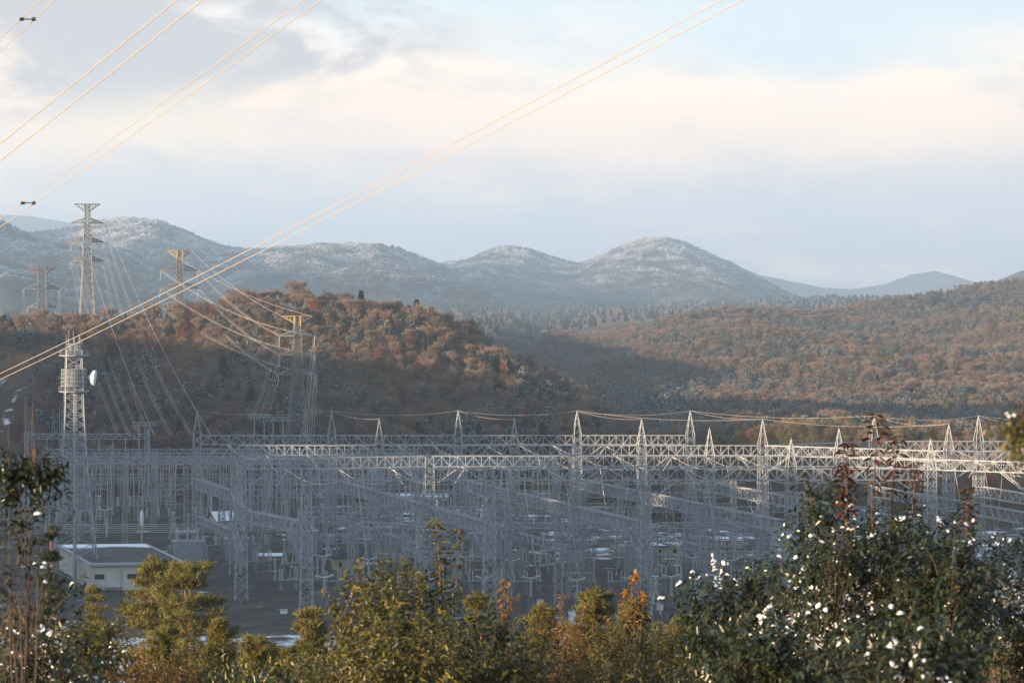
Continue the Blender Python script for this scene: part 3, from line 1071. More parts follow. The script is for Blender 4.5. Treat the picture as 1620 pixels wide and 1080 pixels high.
# the second row runs on to the right-hand gantries' farthest columns
p, q = inset(cpt(4, 1, CH - .1), cpt(5, 0, CH - .1))
truss(p, q, 2.7, 2.0, 'long sunlit lattice beam joining the second row to the right hand gantries', group='crosswise gantry beams')
LINES = ['leftmost', 'second', 'third', 'fourth', 'fifth', 'sixth', 'seventh']
for k in range(7):
    for j in range(3):
        if (k, j + 1) not in COLS: continue
        p, q = inset(cpt(k, j, 25.2), cpt(k, j + 1, 25.2), 1.5)
        truss(p, q, 2.9, 2.2, f"{'sunlit ' if k >= 4 else ''}lengthwise lattice beam at mid height on the {LINES[k]} gantry line, {('far', 'middle', 'near')[j]} span", group='lengthwise gantry beams')
        if j < 2 and k < 5:
            p, q = inset(cpt(k, j, 14.0), cpt(k, j + 1, 14.0), 1.55)
            truss(p, q, 1.9, 1.5, f"low lengthwise lattice beam on the {LINES[k]} gantry line, {('far', 'middle')[j]} span", group='low gantry beams', knees=False)


# shorter, thinner supports in the middle of the bays
MID_L, MID_B = col_meshes(23.0, 2.0, 1.5, .18, .10, 1.6)
MIDC = {}
for k in range(5):
    for j, d in enumerate((792, 742, 693, 646)):
        for f in (.33, .67):
            x0 = GX[k] + .34 * (766 - d); x1 = (GX[k + 1] if k < 4 else GX[4] + 36) + .34 * (766 - d)
            x = x0 + (x1 - x0) * f
            o = empty('bay_column', (x, d, 0), .2)
            tag(o, f"short thin lattice support in the {('far', 'second', 'third', 'near')[j]} mid bay row, between tall gantry columns", 'lattice column', f"short supports of the {('far', 'second', 'third', 'near')[j]} mid bay row")
            for q in range(4): link('leg', MID_L, o, rz=q * math.pi / 2)
            link('bracing', MID_B, o)
            MIDC[(k * 2 + (f > .5), j)] = (x, d)
for (i, j), (x, d) in MIDC.items():
    if (i + 1, j) in MIDC:
        x2, d2 = MIDC[(i + 1, j)]
        for z, lv in ((22.9, 'upper'), (15.5, 'lower')):
            if lv == 'lower' and (i + j) % 2: continue
            truss((x + 1.0, d, z), (x2 - 1.0, d2, z), 1.5, 1.2, f"{lv} slender beam joining short supports in the {('far', 'second', 'third', 'near')[j]} mid bay row", group=f'{lv} slender mid bay beams', panel=1.5, ch=.14, br=.09, knees=False, name='slim_beam', parts=False)


# ------------------------------------------------------------------ wires and insulators
def wire_mesh(p, q, sag, rad, n=14, sides=5):
    m = MB()
    m.tube([p.lerp(q, i / n) - Vector((0, 0, 4 * sag * (i / n) * (1 - i / n))) for i in range(n + 1)], rad, sides)
    return m


def wire(p, q, sag, rad, label, group, name='wire', n=14, m='wire'):
    p = Vector(p); q = Vector(q)
    o = wire_mesh(Vector((0, 0, 0)), q - p, sag, rad, n).build(name, M[m], None, p)
    return tag(o, label, 'wire', group)


def string_mesh(L):
    m = MB(); n = int(L / .3); pr = [(.05, 0)]
    for i in range(n):
        z = -L * i / n
        pr += [(.07, z), (.24, z - .06), (.22, z - .16), (.07, z - .2)]
    pr.append((.05, -L))
    m.lathe((0, 0, 0), pr, 6)
    return m.mesh('insulator_string', M['porcelain'])


STR5 = string_mesh(5.0)


def insulator(p, d, label, group):
    o = link('insulator_string', STR5, None, p)
    o.rotation_euler = (-Vector(d)).to_track_quat('Z', 'Y').to_euler()
    return tag(o, label, 'insulator', group)


for j in range(3):
    for k in (0, 1, 2, 3, 5):
        if (k + 1, j + 1) not in COLS: continue
        for f in (.22, .5, .78):
            a = cpt(k, j, CH - 2.9).lerp(cpt(k + 1, j, CH - 2.9), f); b = cpt(k, j + 1, CH - 2.9).lerp(cpt(k + 1, j + 1, CH - 2.9), f)
            d = (b - a).normalized()
            s1 = (d + Vector((0, 0, -.12))).normalized(); s2 = (-d + Vector((0, 0, -.12))).normalized()
            a1 = a + d * 1.1; b1 = b - d * 1.1
            insulator(a1, s1, 'grey disc insulator string pulling a bus wire toward the viewer from a gantry beam', 'gantry insulator strings')
            insulator(b1, s2, 'grey disc insulator string pulling a bus wire away from the viewer at a gantry beam', 'gantry insulator strings')
            wire(a1 + s1 * 5, b1 + s2 * 5, 1.6, .07, 'overhead bus wire strung between two gantry rows', 'bus wires', 'bus_wire')
            c = a1.lerp(b1, .35) - Vector((0, 0, 1.5))
            wire(c, (c.x + 3.5 * (-1 if f < .5 else 1), c.y - 6, 9), .6, .06, 'slanting dropper wire hanging from a bus wire to the switchgear', 'dropper wires', 'dropper_wire')
            insulator(a + Vector((1.2, -.6, -.2)), (.55 if f > .3 else -.55, -.25, -.8), 'slanted insulator string hanging under a gantry beam', 'hanging insulator strings')
# earth wires from spire to spire
SPT = lambda k, j: cpt(k, j, CH + 7.4)
for (a, b, nm) in (((0, 0), (1, 0), 'first to the second'), ((1, 0), (2, 0), 'second to the third'), ((2, 0), (3, 0), 'third to the fourth'), ((3, 0), (4, 0), 'fourth to the fifth')):
    wire(SPT(*a), SPT(*b), 1.4, .038, f'thin earth wire from the {nm} far row spire', 'earth wires', 'earth_wire')
for k in range(5):
    if k > 0: wire(SPT(k, 0), SPT(k, 1), .9, .038, f'thin earth wire between far and second row spires on the {LINES[k]} line', 'earth wires', 'earth_wire')
for (a, b, nm) in (((3, 0), (4, 1), 'across the fourth bay'), ((4, 0), (5, 0), 'from the fifth spire to the right hand gantries'), ((4, 1), (5, 1), 'in the second row toward the right hand gantries'),
                   ((5, 0), (6, 0), 'between the left and middle right hand spires'), ((6, 0), (7, 0), 'running out of view on the right'), ((5, 0), (5, 1), 'along the left right hand line'),
                   ((6, 0), (6, 1), 'along the middle right hand line')):
    wire(SPT(*a), SPT(*b), 1.4, .038, 'thin earth wire ' + nm, 'earth wires', 'earth_wire')


# ------------------------------------------------------------------ the dense lower yard on the left
def slim_mesh(h):
    l, b = col_meshes(h, 1.5, 1.2, .2, .11, 1.7)
    m = MB()
    for k in range(4):
        sx, sy = ((1, 1), (-1, 1), (-1, -1), (1, -1))[k]
        m.bar((sx * .75, sy * .75, 0), (sx * .6, sy * .6, h), .2)
    n0 = len(m.v); m.v += [v.co.copy() for v in b.vertices]; m.f += [tuple(i + n0 for i in p.vertices) for p in b.polygons]
    return m.mesh('slim_column', M['steel'])


SROW = [(800, 27.5), (832, 26.5), (864, 25.5), (896, 24.5), (928, 24.0)]
rs = random.Random(4)
for ri, (d, h) in enumerate(SROW):
    me = slim_mesh(h + .6)
    xs = [-168 + 15.2 * i for i in range(13)] if ri < 3 else [-172 + 15.2 * i for i in range(10)]
    pos = ('front', 'second', 'middle', 'fourth', 'back')[ri]
    for i, x in enumerate(xs):
        o = link('slim_column', me, None, (x, d + rs.uniform(-1, 1), 0), rs.choice((0, .12)))
        tag(o, f'slim grey lattice post in the {pos} row of the dense low yard', 'lattice column', f'slim posts of the {pos} low row')
        if i:
            for z, lv in ((h, 'upper'), (h * .62, 'lower')):
                if lv == 'lower' and rs.random() < .35: continue
                b = truss((xs[i - 1] + .75, d, z), (x - .75, d, z), 1.5, 1.1, f'{lv} lattice beam in the {pos} row of the dense low yard', group=f'{lv} beams of the {pos} low row', panel=1.5, ch=.16, br=.1, knees=False, name='slim_beam', parts=False)
    for i, x in enumerate(xs[:-1]):
        for f in (.18, .36, .5, .64, .82):
            if rs.random() < .35: continue
            wire((x + 15.2 * f, d, h - 1.4), (x + 15.2 * f + rs.uniform(-1.2, 1.2), d - rs.uniform(1, 5), rs.uniform(6, 10)), .2, .07, f'dropper wire hanging in the {pos} row of the low yard', f'droppers of the {pos} low row', 'dropper_wire', 4)
    if ri < 4:
        for i, x in enumerate(xs[:-1]):
            for f in (.3, .7):
                z2 = SROW[ri + 1][1] - 1.6
                wire((x + 15.2 * f, d, h - 1.6), (x + 15.2 * f, SROW[ri + 1][0], z2), 1.0, .05, f'sagging wire between the {pos} row and the next in the low yard', f'wires behind the {pos} low row', 'bus_wire', 8)
# lone portal at the far left with pale hanging insulators
pl, pr_ = at(42, 686, 968), at(232, 686, 968)
pme = slim_mesh(pl.z + 1.0)
tag(link('slim_column', pme, None, (pl.x, 968, float(H(pl.x, 968)) * .0)), 'left post of the tall portal standing against the hill at far left', 'lattice column', 'portal posts')
tag(link('slim_column', pme, None, (pr_.x, 968, 0)), 'right post of the tall portal against the hill at far left', 'lattice column', 'portal posts')
truss((pl.x + .8, 968, pl.z), (pr_.x - .8, 968, pl.z), 2.0, 1.3, 'long lattice beam of the portal standing against the hill at far left', panel=1.8, knees=False)
for i in range(9):
    x = pl.x + 3 + (pr_.x - pl.x - 6) * i / 8
    insulator((x, 967.2, pl.z - 2), (0, 0, -1), 'pale insulator string hanging from the portal beam at far left', 'portal insulators')
for X, Yt in ((228, 668), (410, 655), (440, 660)):
    p = at(X, Yt, 955)
    o = empty('line_portal', (p.x, 955, float(H(p.x, 955)))); h = p.z - float(H(p.x, 955))
    tag(o, {228: 'small lattice portal where the left pylon wires land', 410: 'left of two small frosted portals below the yellow topped pylon', 440: 'right of two small frosted portals below the yellow topped pylon'}[X], 'portal', 'small line portals')
    m = MB()
    for s in (-1, 1):
        for t in (-1, 1):
            m.bar((s * 2.2, t * .7, 0), (s * 1.8, t * .5, h), .22)
        for i in range(10): m.bar((s * 2, -.6, h * i / 10), (s * 2, .6, h * (i + 1) / 10), .1)
    m.build('post', M['steel'], o)
    m = MB()
    for t in (-.5, .5):
        for z in (0, -1.3): m.bar((-4.5, t, h + z), (4.5, t, h + z), .18)
    for i in range(9): m.bar((-4.5 + i, -.5, h), (-3.5 + i, .5, h - 1.3), .11); m.bar((-4.5 + i, -.5, h - 1.3), (-3.5 + i, .5, h), .11)
    m.build('crossbeam', M['steel'], o)


# ------------------------------------------------------------------ switchgear
def post_profile(L, r0=.14, r1=.3, step=.28):
    pr = []
    n = int(L / step)
    for i in range(n):
        z = L * i / n
        pr += [(r0, z), (r1, z + step * .3), (r0, z + step * .7)]
    pr.append((r0, L))
    return pr


def proto_disconnector():
    o = empty('disconnector', (0, 0, 0))
    f = MB()
    for x in (-4, 0, 4):
        for y in (-1.2, 1.2):
            f.bar((x - .25, y, 0), (x, y, 4.0), .16); f.bar((x + .25, y, 0), (x, y, 4.0), .16)
        f.bar((x, -1.6, 4), (x, 1.6, 4), .25)
        f.bar((x, -1.2, .4), (x, 1.2, 3.8), .09); f.bar((x, 1.2, .4), (x, -1.2, 3.8), .09)
    f.bar((-5, -1.2, 4.05), (5, -1.2, 4.05), .2); f.bar((-5, 1.2, 4.05), (5, 1.2, 4.05), .2)
    f.build('frame', M['steel'], o)
    for x in (-4, 0, 4):
        for y in (-1.4, 1.4):
            p = MB(); p.lathe((x, y, 4.1), post_profile(2.8), 6); p.build('porcelain_post', M['porcelain'], o)
    b = MB()
    for x in (-4, 0, 4): b.bar((x, -1.5, 7), (x, 1.5, 7.05), .1)
    b.build('contact_blade', M['wire'], o)
    return o


def proto_breaker():
    o = empty('circuit_breaker', (0, 0, 0))
    f = MB()
    for s in (-1, 1):
        for t in (-1, 1): f.bar((s * 1.1, t * 1.1, 0), (s * .4, t * .4, 3.4), .18)
    f.box((0, 0, 3.6), (1.2, 1.2, .5)); f.box((.2, -.9, 1.4), (.9, .6, 1.5))
    f.build('stand', M['tank_dark'], o)
    p = MB(); p.lathe((0, 0, 3.8), post_profile(4.2, .2, .42, .32), 8); p.build('porcelain_post', M['porcelain'], o)
    a = MB(); a.tube([(-2.3, 0, 8.6), (-.3, 0, 8.1), (.3, 0, 8.1), (2.3, 0, 8.6)], [.32, .25, .25, .32], 8); a.build('interrupter', M['porcelain'], o)
    return o


def proto_arrester():
    o = empty('surge_arrester', (0, 0, 0))
    f = MB()
    for k in range(4):
        a = k * math.pi / 2 + .5
        f.bar((math.cos(a) * 1.9, math.sin(a) * 1.9, 0), (math.cos(a) * .35, math.sin(a) * .35, 6.5), .24)
        f.bar((math.cos(a) * 1.1, math.sin(a) * 1.1, 3.4), (math.cos(a + 1.57) * 1.1, math.sin(a + 1.57) * 1.1, 3.4), .1)
    f.build('leg_frame', M['porcelain'], o)
    p = MB(); p.lathe((0, 0, 6.5), post_profile(3.4, .16, .36), 8); p.build('porcelain_post', M['porcelain'], o)
    r = MB(); r.tube([(math.cos(t * .524) * .7, math.sin(t * .524) * .7, 10.0) for t in range(13)], .07, 5); r.build('ring', M['white_paint'], o)
    return o


def proto_vt():
    o = empty('voltage_transformer', (0, 0, 0))
    f = MB(); f.box((0, 0, 1.4), (.9, .9, 2.8)); f.box((0, 0, .1), (1.6, 1.6, .3)); f.build('stand', M['tank'], o)
    p = MB(); p.lathe((0, 0, 2.8), post_profile(4.4, .22, .42, .3), 8); p.build('porcelain_post', M['porcelain'], o)
    t = MB(); t.lathe((0, 0, 7.2), [(.2, 0), (.5, .1), (.5, .7), (.25, 1.0)], 8); t.build('head', M['tank'], o)
    return o


EQ = [('disconnector', proto_disconnector, 'porcelain disconnector on a braced steel frame', 'switch'), ('circuit_breaker', proto_breaker, 'dark footed circuit breaker with a horizontal interrupter', 'circuit breaker'),
      ('surge_arrester', proto_arrester, 'pale surge arrester on four leaning legs', 'surge arrester'), ('voltage_transformer', proto_vt, 'grey voltage transformer with a ribbed column', 'transformer')]
PROTO = {}


def equip(i, x, y, where, s=1.0, rz=.33):
    nm, fn, lab, cat = EQ[i]
    if nm not in PROTO:
        PROTO[nm] = fn(); o = PROTO[nm]
    else: o = copy_tree(PROTO[nm])
    o.location = (x, y, 0); o.rotation_euler.z = rz; o.scale = (s, s, s)
    tag(o, f'{lab} {where}', cat, f'{nm.replace("_", " ")}s {where}')
    return o


BUILD_BOX = [(-135, 670, -82, 735), (-128, 700, -60, 830)]
KEEP = []
def clear(x, y, r=6):
    if any(a - 3 < x < c + 3 and b - 3 < y < d_ + 3 for a, b, c, d_ in KEEP): return False
    return True


# transformers ---------------------------------------------------------------
def transformer(X, Y, L, label, rz=.12):
    d = 82 * F / (Y - 460); x = (X - 810) * d / F
    KEEP.append((x - L / 2 - 3, d - 5, x + L / 2 + 3, d + 6))
    o = empty('power_transformer', (x, d, 0), rz); tag(o, label, 'transformer', 'power transformers')
    m = MB(); m.box((0, 0, .3), (L + 3, 9, .6)); m.build('plinth', M['concrete'], o)
    m = MB(); m.box((0, 0, 4.2), (L * .72, 5, 7.2))
    for i in range(9):
        xx = -L * .33 + L * .66 * i / 8
        m.box((xx, -2.6, 4.2), (.18, .3, 6.8))
    m.box((0, 0, 7.9), (L * .76, 5.3, .25))
    m.build('tank', M['tank'], o)
    for s in (-1, 1):
        m = MB()
        for i in range(8): m.box((s * (L * .36 + .9), -2.4 + i * .68, 3.9), (1.5, .32, 5.2))
        m.box((s * (L * .36 + .4), 0, 6.3), (.3, 5, .3)); m.box((s * (L * .36 + .4), 0, 1.6), (.3, 5, .3))
        m.build('radiator', M['tank_dark'], o)
    m = MB(); m.tube([(-L * .3, 1.4, 10.0), (L * .2, 1.4, 10.2)], .75, 10)
    for xx in (-L * .2, L * .12): m.bar((xx, 1.4, 8), (xx, 1.4, 9.5), .3)
    m.build('conservator', M['tank'], o)
    for i in range(3):
        m = MB(); xx = -L * .25 + L * .25 * i
        m.tube([(xx, -1.2, 8), (xx, -1.3, 8.8)], .45, 8); v0 = Vector((xx, -1.3, 8.8)); ax = Vector((0, -.18, 1)).normalized()
        pr = post_profile(3.2, .15, .36); m.tube([v0 + ax * z for r, z in pr], [r for r, z in pr], 8)
        m.build('bushing', M['porcelain'], o)
    return o


transformer(297, 897, 12, 'grey power transformer just right of the control building')
transformer(374, 893, 10, 'grey power transformer below the small snow roofed house')
transformer(478, 880, 13, 'pale power transformer partly hidden behind the tall front column')
transformer(618, 888, 15, 'large pale power transformer left of the tall leafy sapling')
transformer(768, 884, 14, 'pale ribbed power transformer right of the tall leafy sapling')
transformer(1005, 905, 11, 'power transformer between the gantries behind the orange tipped stem')


def prism(mb, pts, z0, z1):
    n = len(mb.v); k = len(pts)
    for z in (z0, z1): mb.v += [Vector((p[0], p[1], z)) for p in pts]
    for i in range(k):
        j = (i + 1) % k; mb.f.append((n + i, n + j, n + k + j, n + k + i))
    mb.f.append(tuple(n + i for i in reversed(range(k)))); mb.f.append(tuple(n + k + i for i in range(k)))


def control_building():
    A, B, C, D = (-112.8, 676), (-88.2, 679), (-105.5, 728), (-130, 726)
    KEEP.append((-136, 668, -80, 736))
    o = empty('control_building', (-109, 700, 0)); tag(o, 'cream control building with a dark flat roof and a snow strip, below the radio tower', 'building')
    off = lambda p: (p[0] + 109, p[1] - 700)
    pts = [off(p) for p in (A, B, C, D)]
    m = MB(); prism(m, pts, 0, 8.6); m.build('wall', M['wall'], o)
    def grow(s): 
        c = Vector((sum(p[0] for p in pts) / 4, sum(p[1] for p in pts) / 4))
        return [((p[0] - c.x) * s + c.x, (p[1] - c.y) * s + c.y) for p in pts]
    m = MB()
    g, g2 = grow(1.045), grow(.97)
    for i in range(4):
        j = (i + 1) % 4
        prism(m, [g[i], g[j], g2[j], g2[i]], 8.604, 9.25)
    m.build('parapet', M['roof_light'], o)
    m = MB(); prism(m, grow(.969), 8.61, 9.1); m.build('roof', M['roof'], o)
    q = grow(.955); lerp = lambda a, b, t: (a[0] + (b[0] - a[0]) * t, a[1] + (b[1] - a[1]) * t)
    m = MB()
    e0 = [lerp(q[3], q[2], t) for t in np.linspace(0, 1, 14)]
    e1 = [lerp(lerp(q[3], q[0], .17 + .05 * math.sin(t * 9)), lerp(q[2], q[1], .15 + .05 * math.sin(t * 7)), t) for t in np.linspace(0, 1, 14)]
    for i in range(13): prism(m, [e1[i], e1[i + 1], e0[i + 1], e0[i]], 9.104, 9.32)
    m.build('roof_snow', M['snow'], o)
    for (t, w, z0, z1, nm, mt) in ((.33, .02, 0, 8, 'downpipe', 'roof_light'), (.62, .02, 0, 8, 'downpipe', 'roof_light')):
        p = lerp(pts[0], pts[1], t); m = MB(); m.box((p[0], p[1] - .12, 4.1), (.22, .22, 8.2)); m.build(nm, M[mt], o)
    for t in (.1, .45, .8):
        p = lerp(pts[0], pts[1], t); m = MB(); m.box((p[0], p[1] - .02, 5.6), (2.6, .1, 1.3), .12); m.build('window', M['glass'], o)
    p = lerp(pts[0], pts[1], .2); m = MB(); m.box((p[0] + 1, p[1] - 1.2, 3.0), (4.2, 2.4, .25), .12)
    for s in (-1.9, 1.9): m.bar((p[0] + 1 + s, p[1] - 2.2, 0), (p[0] + 1 + s, p[1] - 2.2, 2.9), .15)
    m.build('porch', M['roof_light'], o)
    p = lerp(pts[0], pts[1], .24); m = MB(); m.box((p[0], p[1] - .03, 1.15), (2.0, .12, 2.3), .12); m.build('door', M['white_paint'], o)


control_building()


def hut(X, Y, w, dp, h, rh, label, wallm='wall2', roofm='roof', snow=0, rz=.1, name='hut', wins=2):
    d = 82 * F / (Y - 460); x = (X - 810) * d / F
    KEEP.append((x - w / 2, d - dp / 2, x + w / 2, d + dp / 2))
    o = empty(name, (x, d + dp / 2, 0), rz); tag(o, label, 'hut' if name == 'hut' else 'house', None)
    m = MB(); m.box((0, 0, h / 2), (w, dp, h))
    n = len(m.v)
    m.v += [Vector(p) for p in ((-w / 2, -dp / 2, h), (-w / 2, dp / 2, h), (-w / 2, 0, h + rh), (w / 2, -dp / 2, h), (w / 2, dp / 2, h), (w / 2, 0, h + rh))]
    m.f += [(n, n + 2, n + 1), (n + 3, n + 4, n + 5)]
    m.build('wall', M[wallm], o)
    def slope(s, z, t, k=1.0):
        b = MB(); e = .5
        L_ = [(-w / 2 - e * k, s * (dp / 2 + e) * k, h - rh * e / (dp / 2) + z), (w / 2 + e * k, s * (dp / 2 + e) * k, h - rh * e / (dp / 2) + z), (w / 2 + e * k, 0, h + rh + z), (-w / 2 - e * k, 0, h + rh + z)]
        b.v += [Vector(p) for p in L_] + [Vector(p) + Vector((0, 0, t)) for p in L_]
        b.f += [(0, 1, 2, 3)[::-1 if s < 0 else 1], (4, 5, 6, 7)[::1 if s < 0 else -1]] + [(i, (i + 1) % 4, 4 + (i + 1) % 4, 4 + i) for i in range(4)]
        return b
    m = slope(-1, .02, .2); m2 = slope(1, .02, .2)
    n = len(m.v); m.v += m2.v; m.f += [tuple(i + n for i in f) for f in m2.f]
    r = m.build('roof', M[roofm], o)
    for s in ((-1, 1) if snow == 2 else (-1,) if snow == 1 else ()):
        slope(s, .23, .22, .96).build('roof_snow', M['snow'], r)
    for i in range(wins):
        m = MB(); m.box((-w / 2 + w * (i + .7) / (wins + .4), -dp / 2 - .02, h * .58), (w * .1, .1, h * .28)); m.build('window', M['glass'], o)
    m = MB(); m.box((w * .38, -dp / 2 - .03, 1.05), (.95, .12, 2.1)); m.build('door', M['tank'], o)
    return o


hut(357, 845, 11, 8, 4.6, 2.6, 'small house with snow on its gable roof, behind the power transformers', 'wall', 'roof', 1, .55, 'house')
hut(546, 908, 8, 6, 4.8, .9, 'plain beige hut with a low dark roof among the front gantry legs', 'wall2', 'roof', 0, .1)
hut(425, 893, 7, 5, 2.4, .5, 'low shed under a blanket of snow right of the power transformers', 'wall2', 'roof', 2, .05, wins=1)
hut(668, 800, 19, 9, 3.2, .8, 'long low snow covered building at the back of the yard', 'wall', 'roof', 2, .02, 'house', 4)
hut(1055, 882, 11, 6, 3.6, .6, 'beige shed with a snowy roof among the sunlit right hand gantry legs', 'wall2', 'roof', 2, .05)
hut(1150, 868, 9, 5, 2.6, .6, 'low snow roofed shed beyond the right hand gantries', 'wall2', 'roof', 2, .0, wins=1)


def cabinet(X, Y, w, h, label):
    d = 82 * F / (Y - 460); x = (X - 810) * d / F
    o = empty('switch_cabinet', (x, d, 0), .2); tag(o, label, 'cabinet', 'white yard cabinets')
    m = MB(); m.box((0, 0, .15), (w * 1.15, w * .95, .3)); m.build('base', M['concrete'], o)
    m = MB(); m.box((0, 0, .3 + h / 2), (w, w * .8, h)); m.build('body', M['white_paint'], o)
    m = MB(); m.box((0, 0, .36 + h), (w * 1.12, w * .92, .12)); m.build('roof', M['tank'], o)
    m = MB(); m.box((0, -w * .4 - .03, .3 + h / 2), (w * .82, .06, h * .86)); dr = m.build('door', M['white_paint'], o)
    m = MB(); m.box((w * .3, -w * .4 - .1, .3 + h * .5), (.06, .1, .25)); m.build('handle', M['dark'], dr)


for a in ((449, 978, 1.7, 1.9, 'white cabinet standing alone in the open front yard by the brown bank'), (855, 962, 1.5, 1.9, 'white cabinet above the lit pine tops near the middle'),
          (699, 905, 1.6, 3.2, 'tall pale cabinet right of the beige hut'), (905, 992, 1.6, 3.6, 'tall white cabinet rising behind the flat topped pine'),
          (1044, 968, 1.5, 1.7, 'pale cabinet behind the orange tipped stem'), (1132, 1012, 1.6, 1.9, 'pale cabinet low beside the snowy bush'), (882, 880, 1.5, 2.4, 'pale cabinet beside snow patches behind the third gantry line')): cabinet(*a)


def bushing_post(X, Y, h, label):
    d = 82 * F / (Y - 460); x = (X - 810) * d / F
    o = empty('bushing_post', (x, d, 0)); tag(o, label, 'post', 'white oval headed posts')
    m = MB(); m.lathe((0, 0, 0), [(.32, 0), (.3, h * .55), (.16, h * .56)], 8); m.build('pole', M['tank'], o)
    m = MB(); m.lathe((0, 0, h * .56), [(.15, 0), (.5, h * .06), (.66, h * .2), (.6, h * .34), (.2, h * .44)], 10); m.build('head', M['white_paint'], o, smooth=True)


bushing_post(224, 872, 13, 'white oval headed post behind the control building')
bushing_post(763, 868, 14, 'white oval headed post right of the leafy sapling top')
bushing_post(692, 842, 11, 'white oval headed post behind the leafy sapling top')

# switchgear in the bays of the tall gantries
re_ = random.Random(12)
for k in range(5):
    for f in (.2, .5, .8):
        for d in (608, 634, 648, 682, 696, 706, 728, 742, 754, 780):
            x0 = GX[k] + .34 * (766 - d); x1 = (GX[k + 1] if k < 4 else GX[4] + 38) + .34 * (766 - d)
            x = x0 + (x1 - x0) * f + re_.uniform(-1, 1); y = d + re_.uniform(-1.5, 1.5)
            if not clear(x, y) or (d < 640 and k < 2): continue
            if re_.random() < .22: continue
            i = {608: 3, 634: 2, 648: 1, 682: 0, 696: 1, 706: 3, 728: 0, 742: 2, 754: 1, 780: 0}[d]
            z = 'nearest' if d < 660 else ('middle' if d < 715 else 'far')
            equip(i, x, y, f'under the {z} part of the tall gantries', re_.uniform(.9, 1.1), .33 + (0 if i else 0))
# in the low yard
for d in (815, 848, 880, 912):
    for i in range(26):
        x = -166 + 7.1 * i + re_.uniform(-1, 1)
        if not clear(x, d) or x > 12: continue
        if re_.random() < .3: continue
        equip(re_.choice((0, 2, 3, 3, 1)), x, d + re_.uniform(-2, 2), 'in the dense low yard on the left', re_.uniform(.9, 1.15), 0)
for x, d in ((88, 700), (98, 705), (108, 700), (92, 660), (104, 655), (118, 662), (122, 700), (134, 705), (146, 700), (76, 690), (82, 640)):
    equip(re_.choice((0, 1, 2)), x, d, 'under the sunlit right hand gantries', 1.0)
# long bus tubes left of the transformers
for i in range(5):
    p, q = at(45, 829 + i * 3.2, 800), at(470, 826 + i * 3.2, 790)
    wire(p, q, .2, .09, f'{("topmost", "second", "third", "fourth", "lowest")[i]} of five long level bus tubes behind the control building', 'bus tubes', 'bus_tube')
    
# pale concrete covers of the cable trenches
for i, (X0, Y0, X1, Y1, lab) in enumerate(((560, 868, 900, 862, 'long pale cable trench cover across the middle of the yard'), (330, 930, 640, 921, 'pale cable trench cover left of the leafy saplings'),
                                           (700, 915, 960, 935, 'slanting cable trench cover right of the leafy saplings'), (900, 900, 1180, 893, 'pale cable trench cover under the sunlit gantries'))):
    a, b = [Vector(((X - 810) * 82 / (Y - 460), 82 * F / (Y - 460), 0)) for X, Y in ((X0, Y0), (X1, Y1))]
    m = MB(); n_ = int((b - a).length / 2.2)
    for q in range(n_): m.box(((q + .5) / n_ * (b - a).length - (b - a).length / 2, 0, .09), ((b - a).length / n_ - .12, 1.3, .2))
    tag(m.build('trench_cover', M['concrete'], None, (a + b) / 2, math.atan2(b.y - a.y, b.x - a.x)), lab, 'trench cover')
# kerbs of the yard roads
for X0, Y0, X1, Y1, lab in ((300, 948, 520, 939, 'pale concrete kerb along the front yard road'), (470, 876, 700, 868, 'pale concrete kerb behind the beige hut'), (500, 870, 640, 900, 'concrete kerb running toward the large transformer')):
    a, b = [Vector(((X - 810) * 82 / (Y - 460), 82 * F / (Y - 460), 0)) for X, Y in ((X0, Y0), (X1, Y1))]
    m = MB(); m.box((0, 0, .1), ((b - a).length, .9, .36)); o = m.build('kerb', M['concrete'], None, (a + b) / 2, math.atan2(b.y - a.y, b.x - a.x)); tag(o, lab, 'kerb')


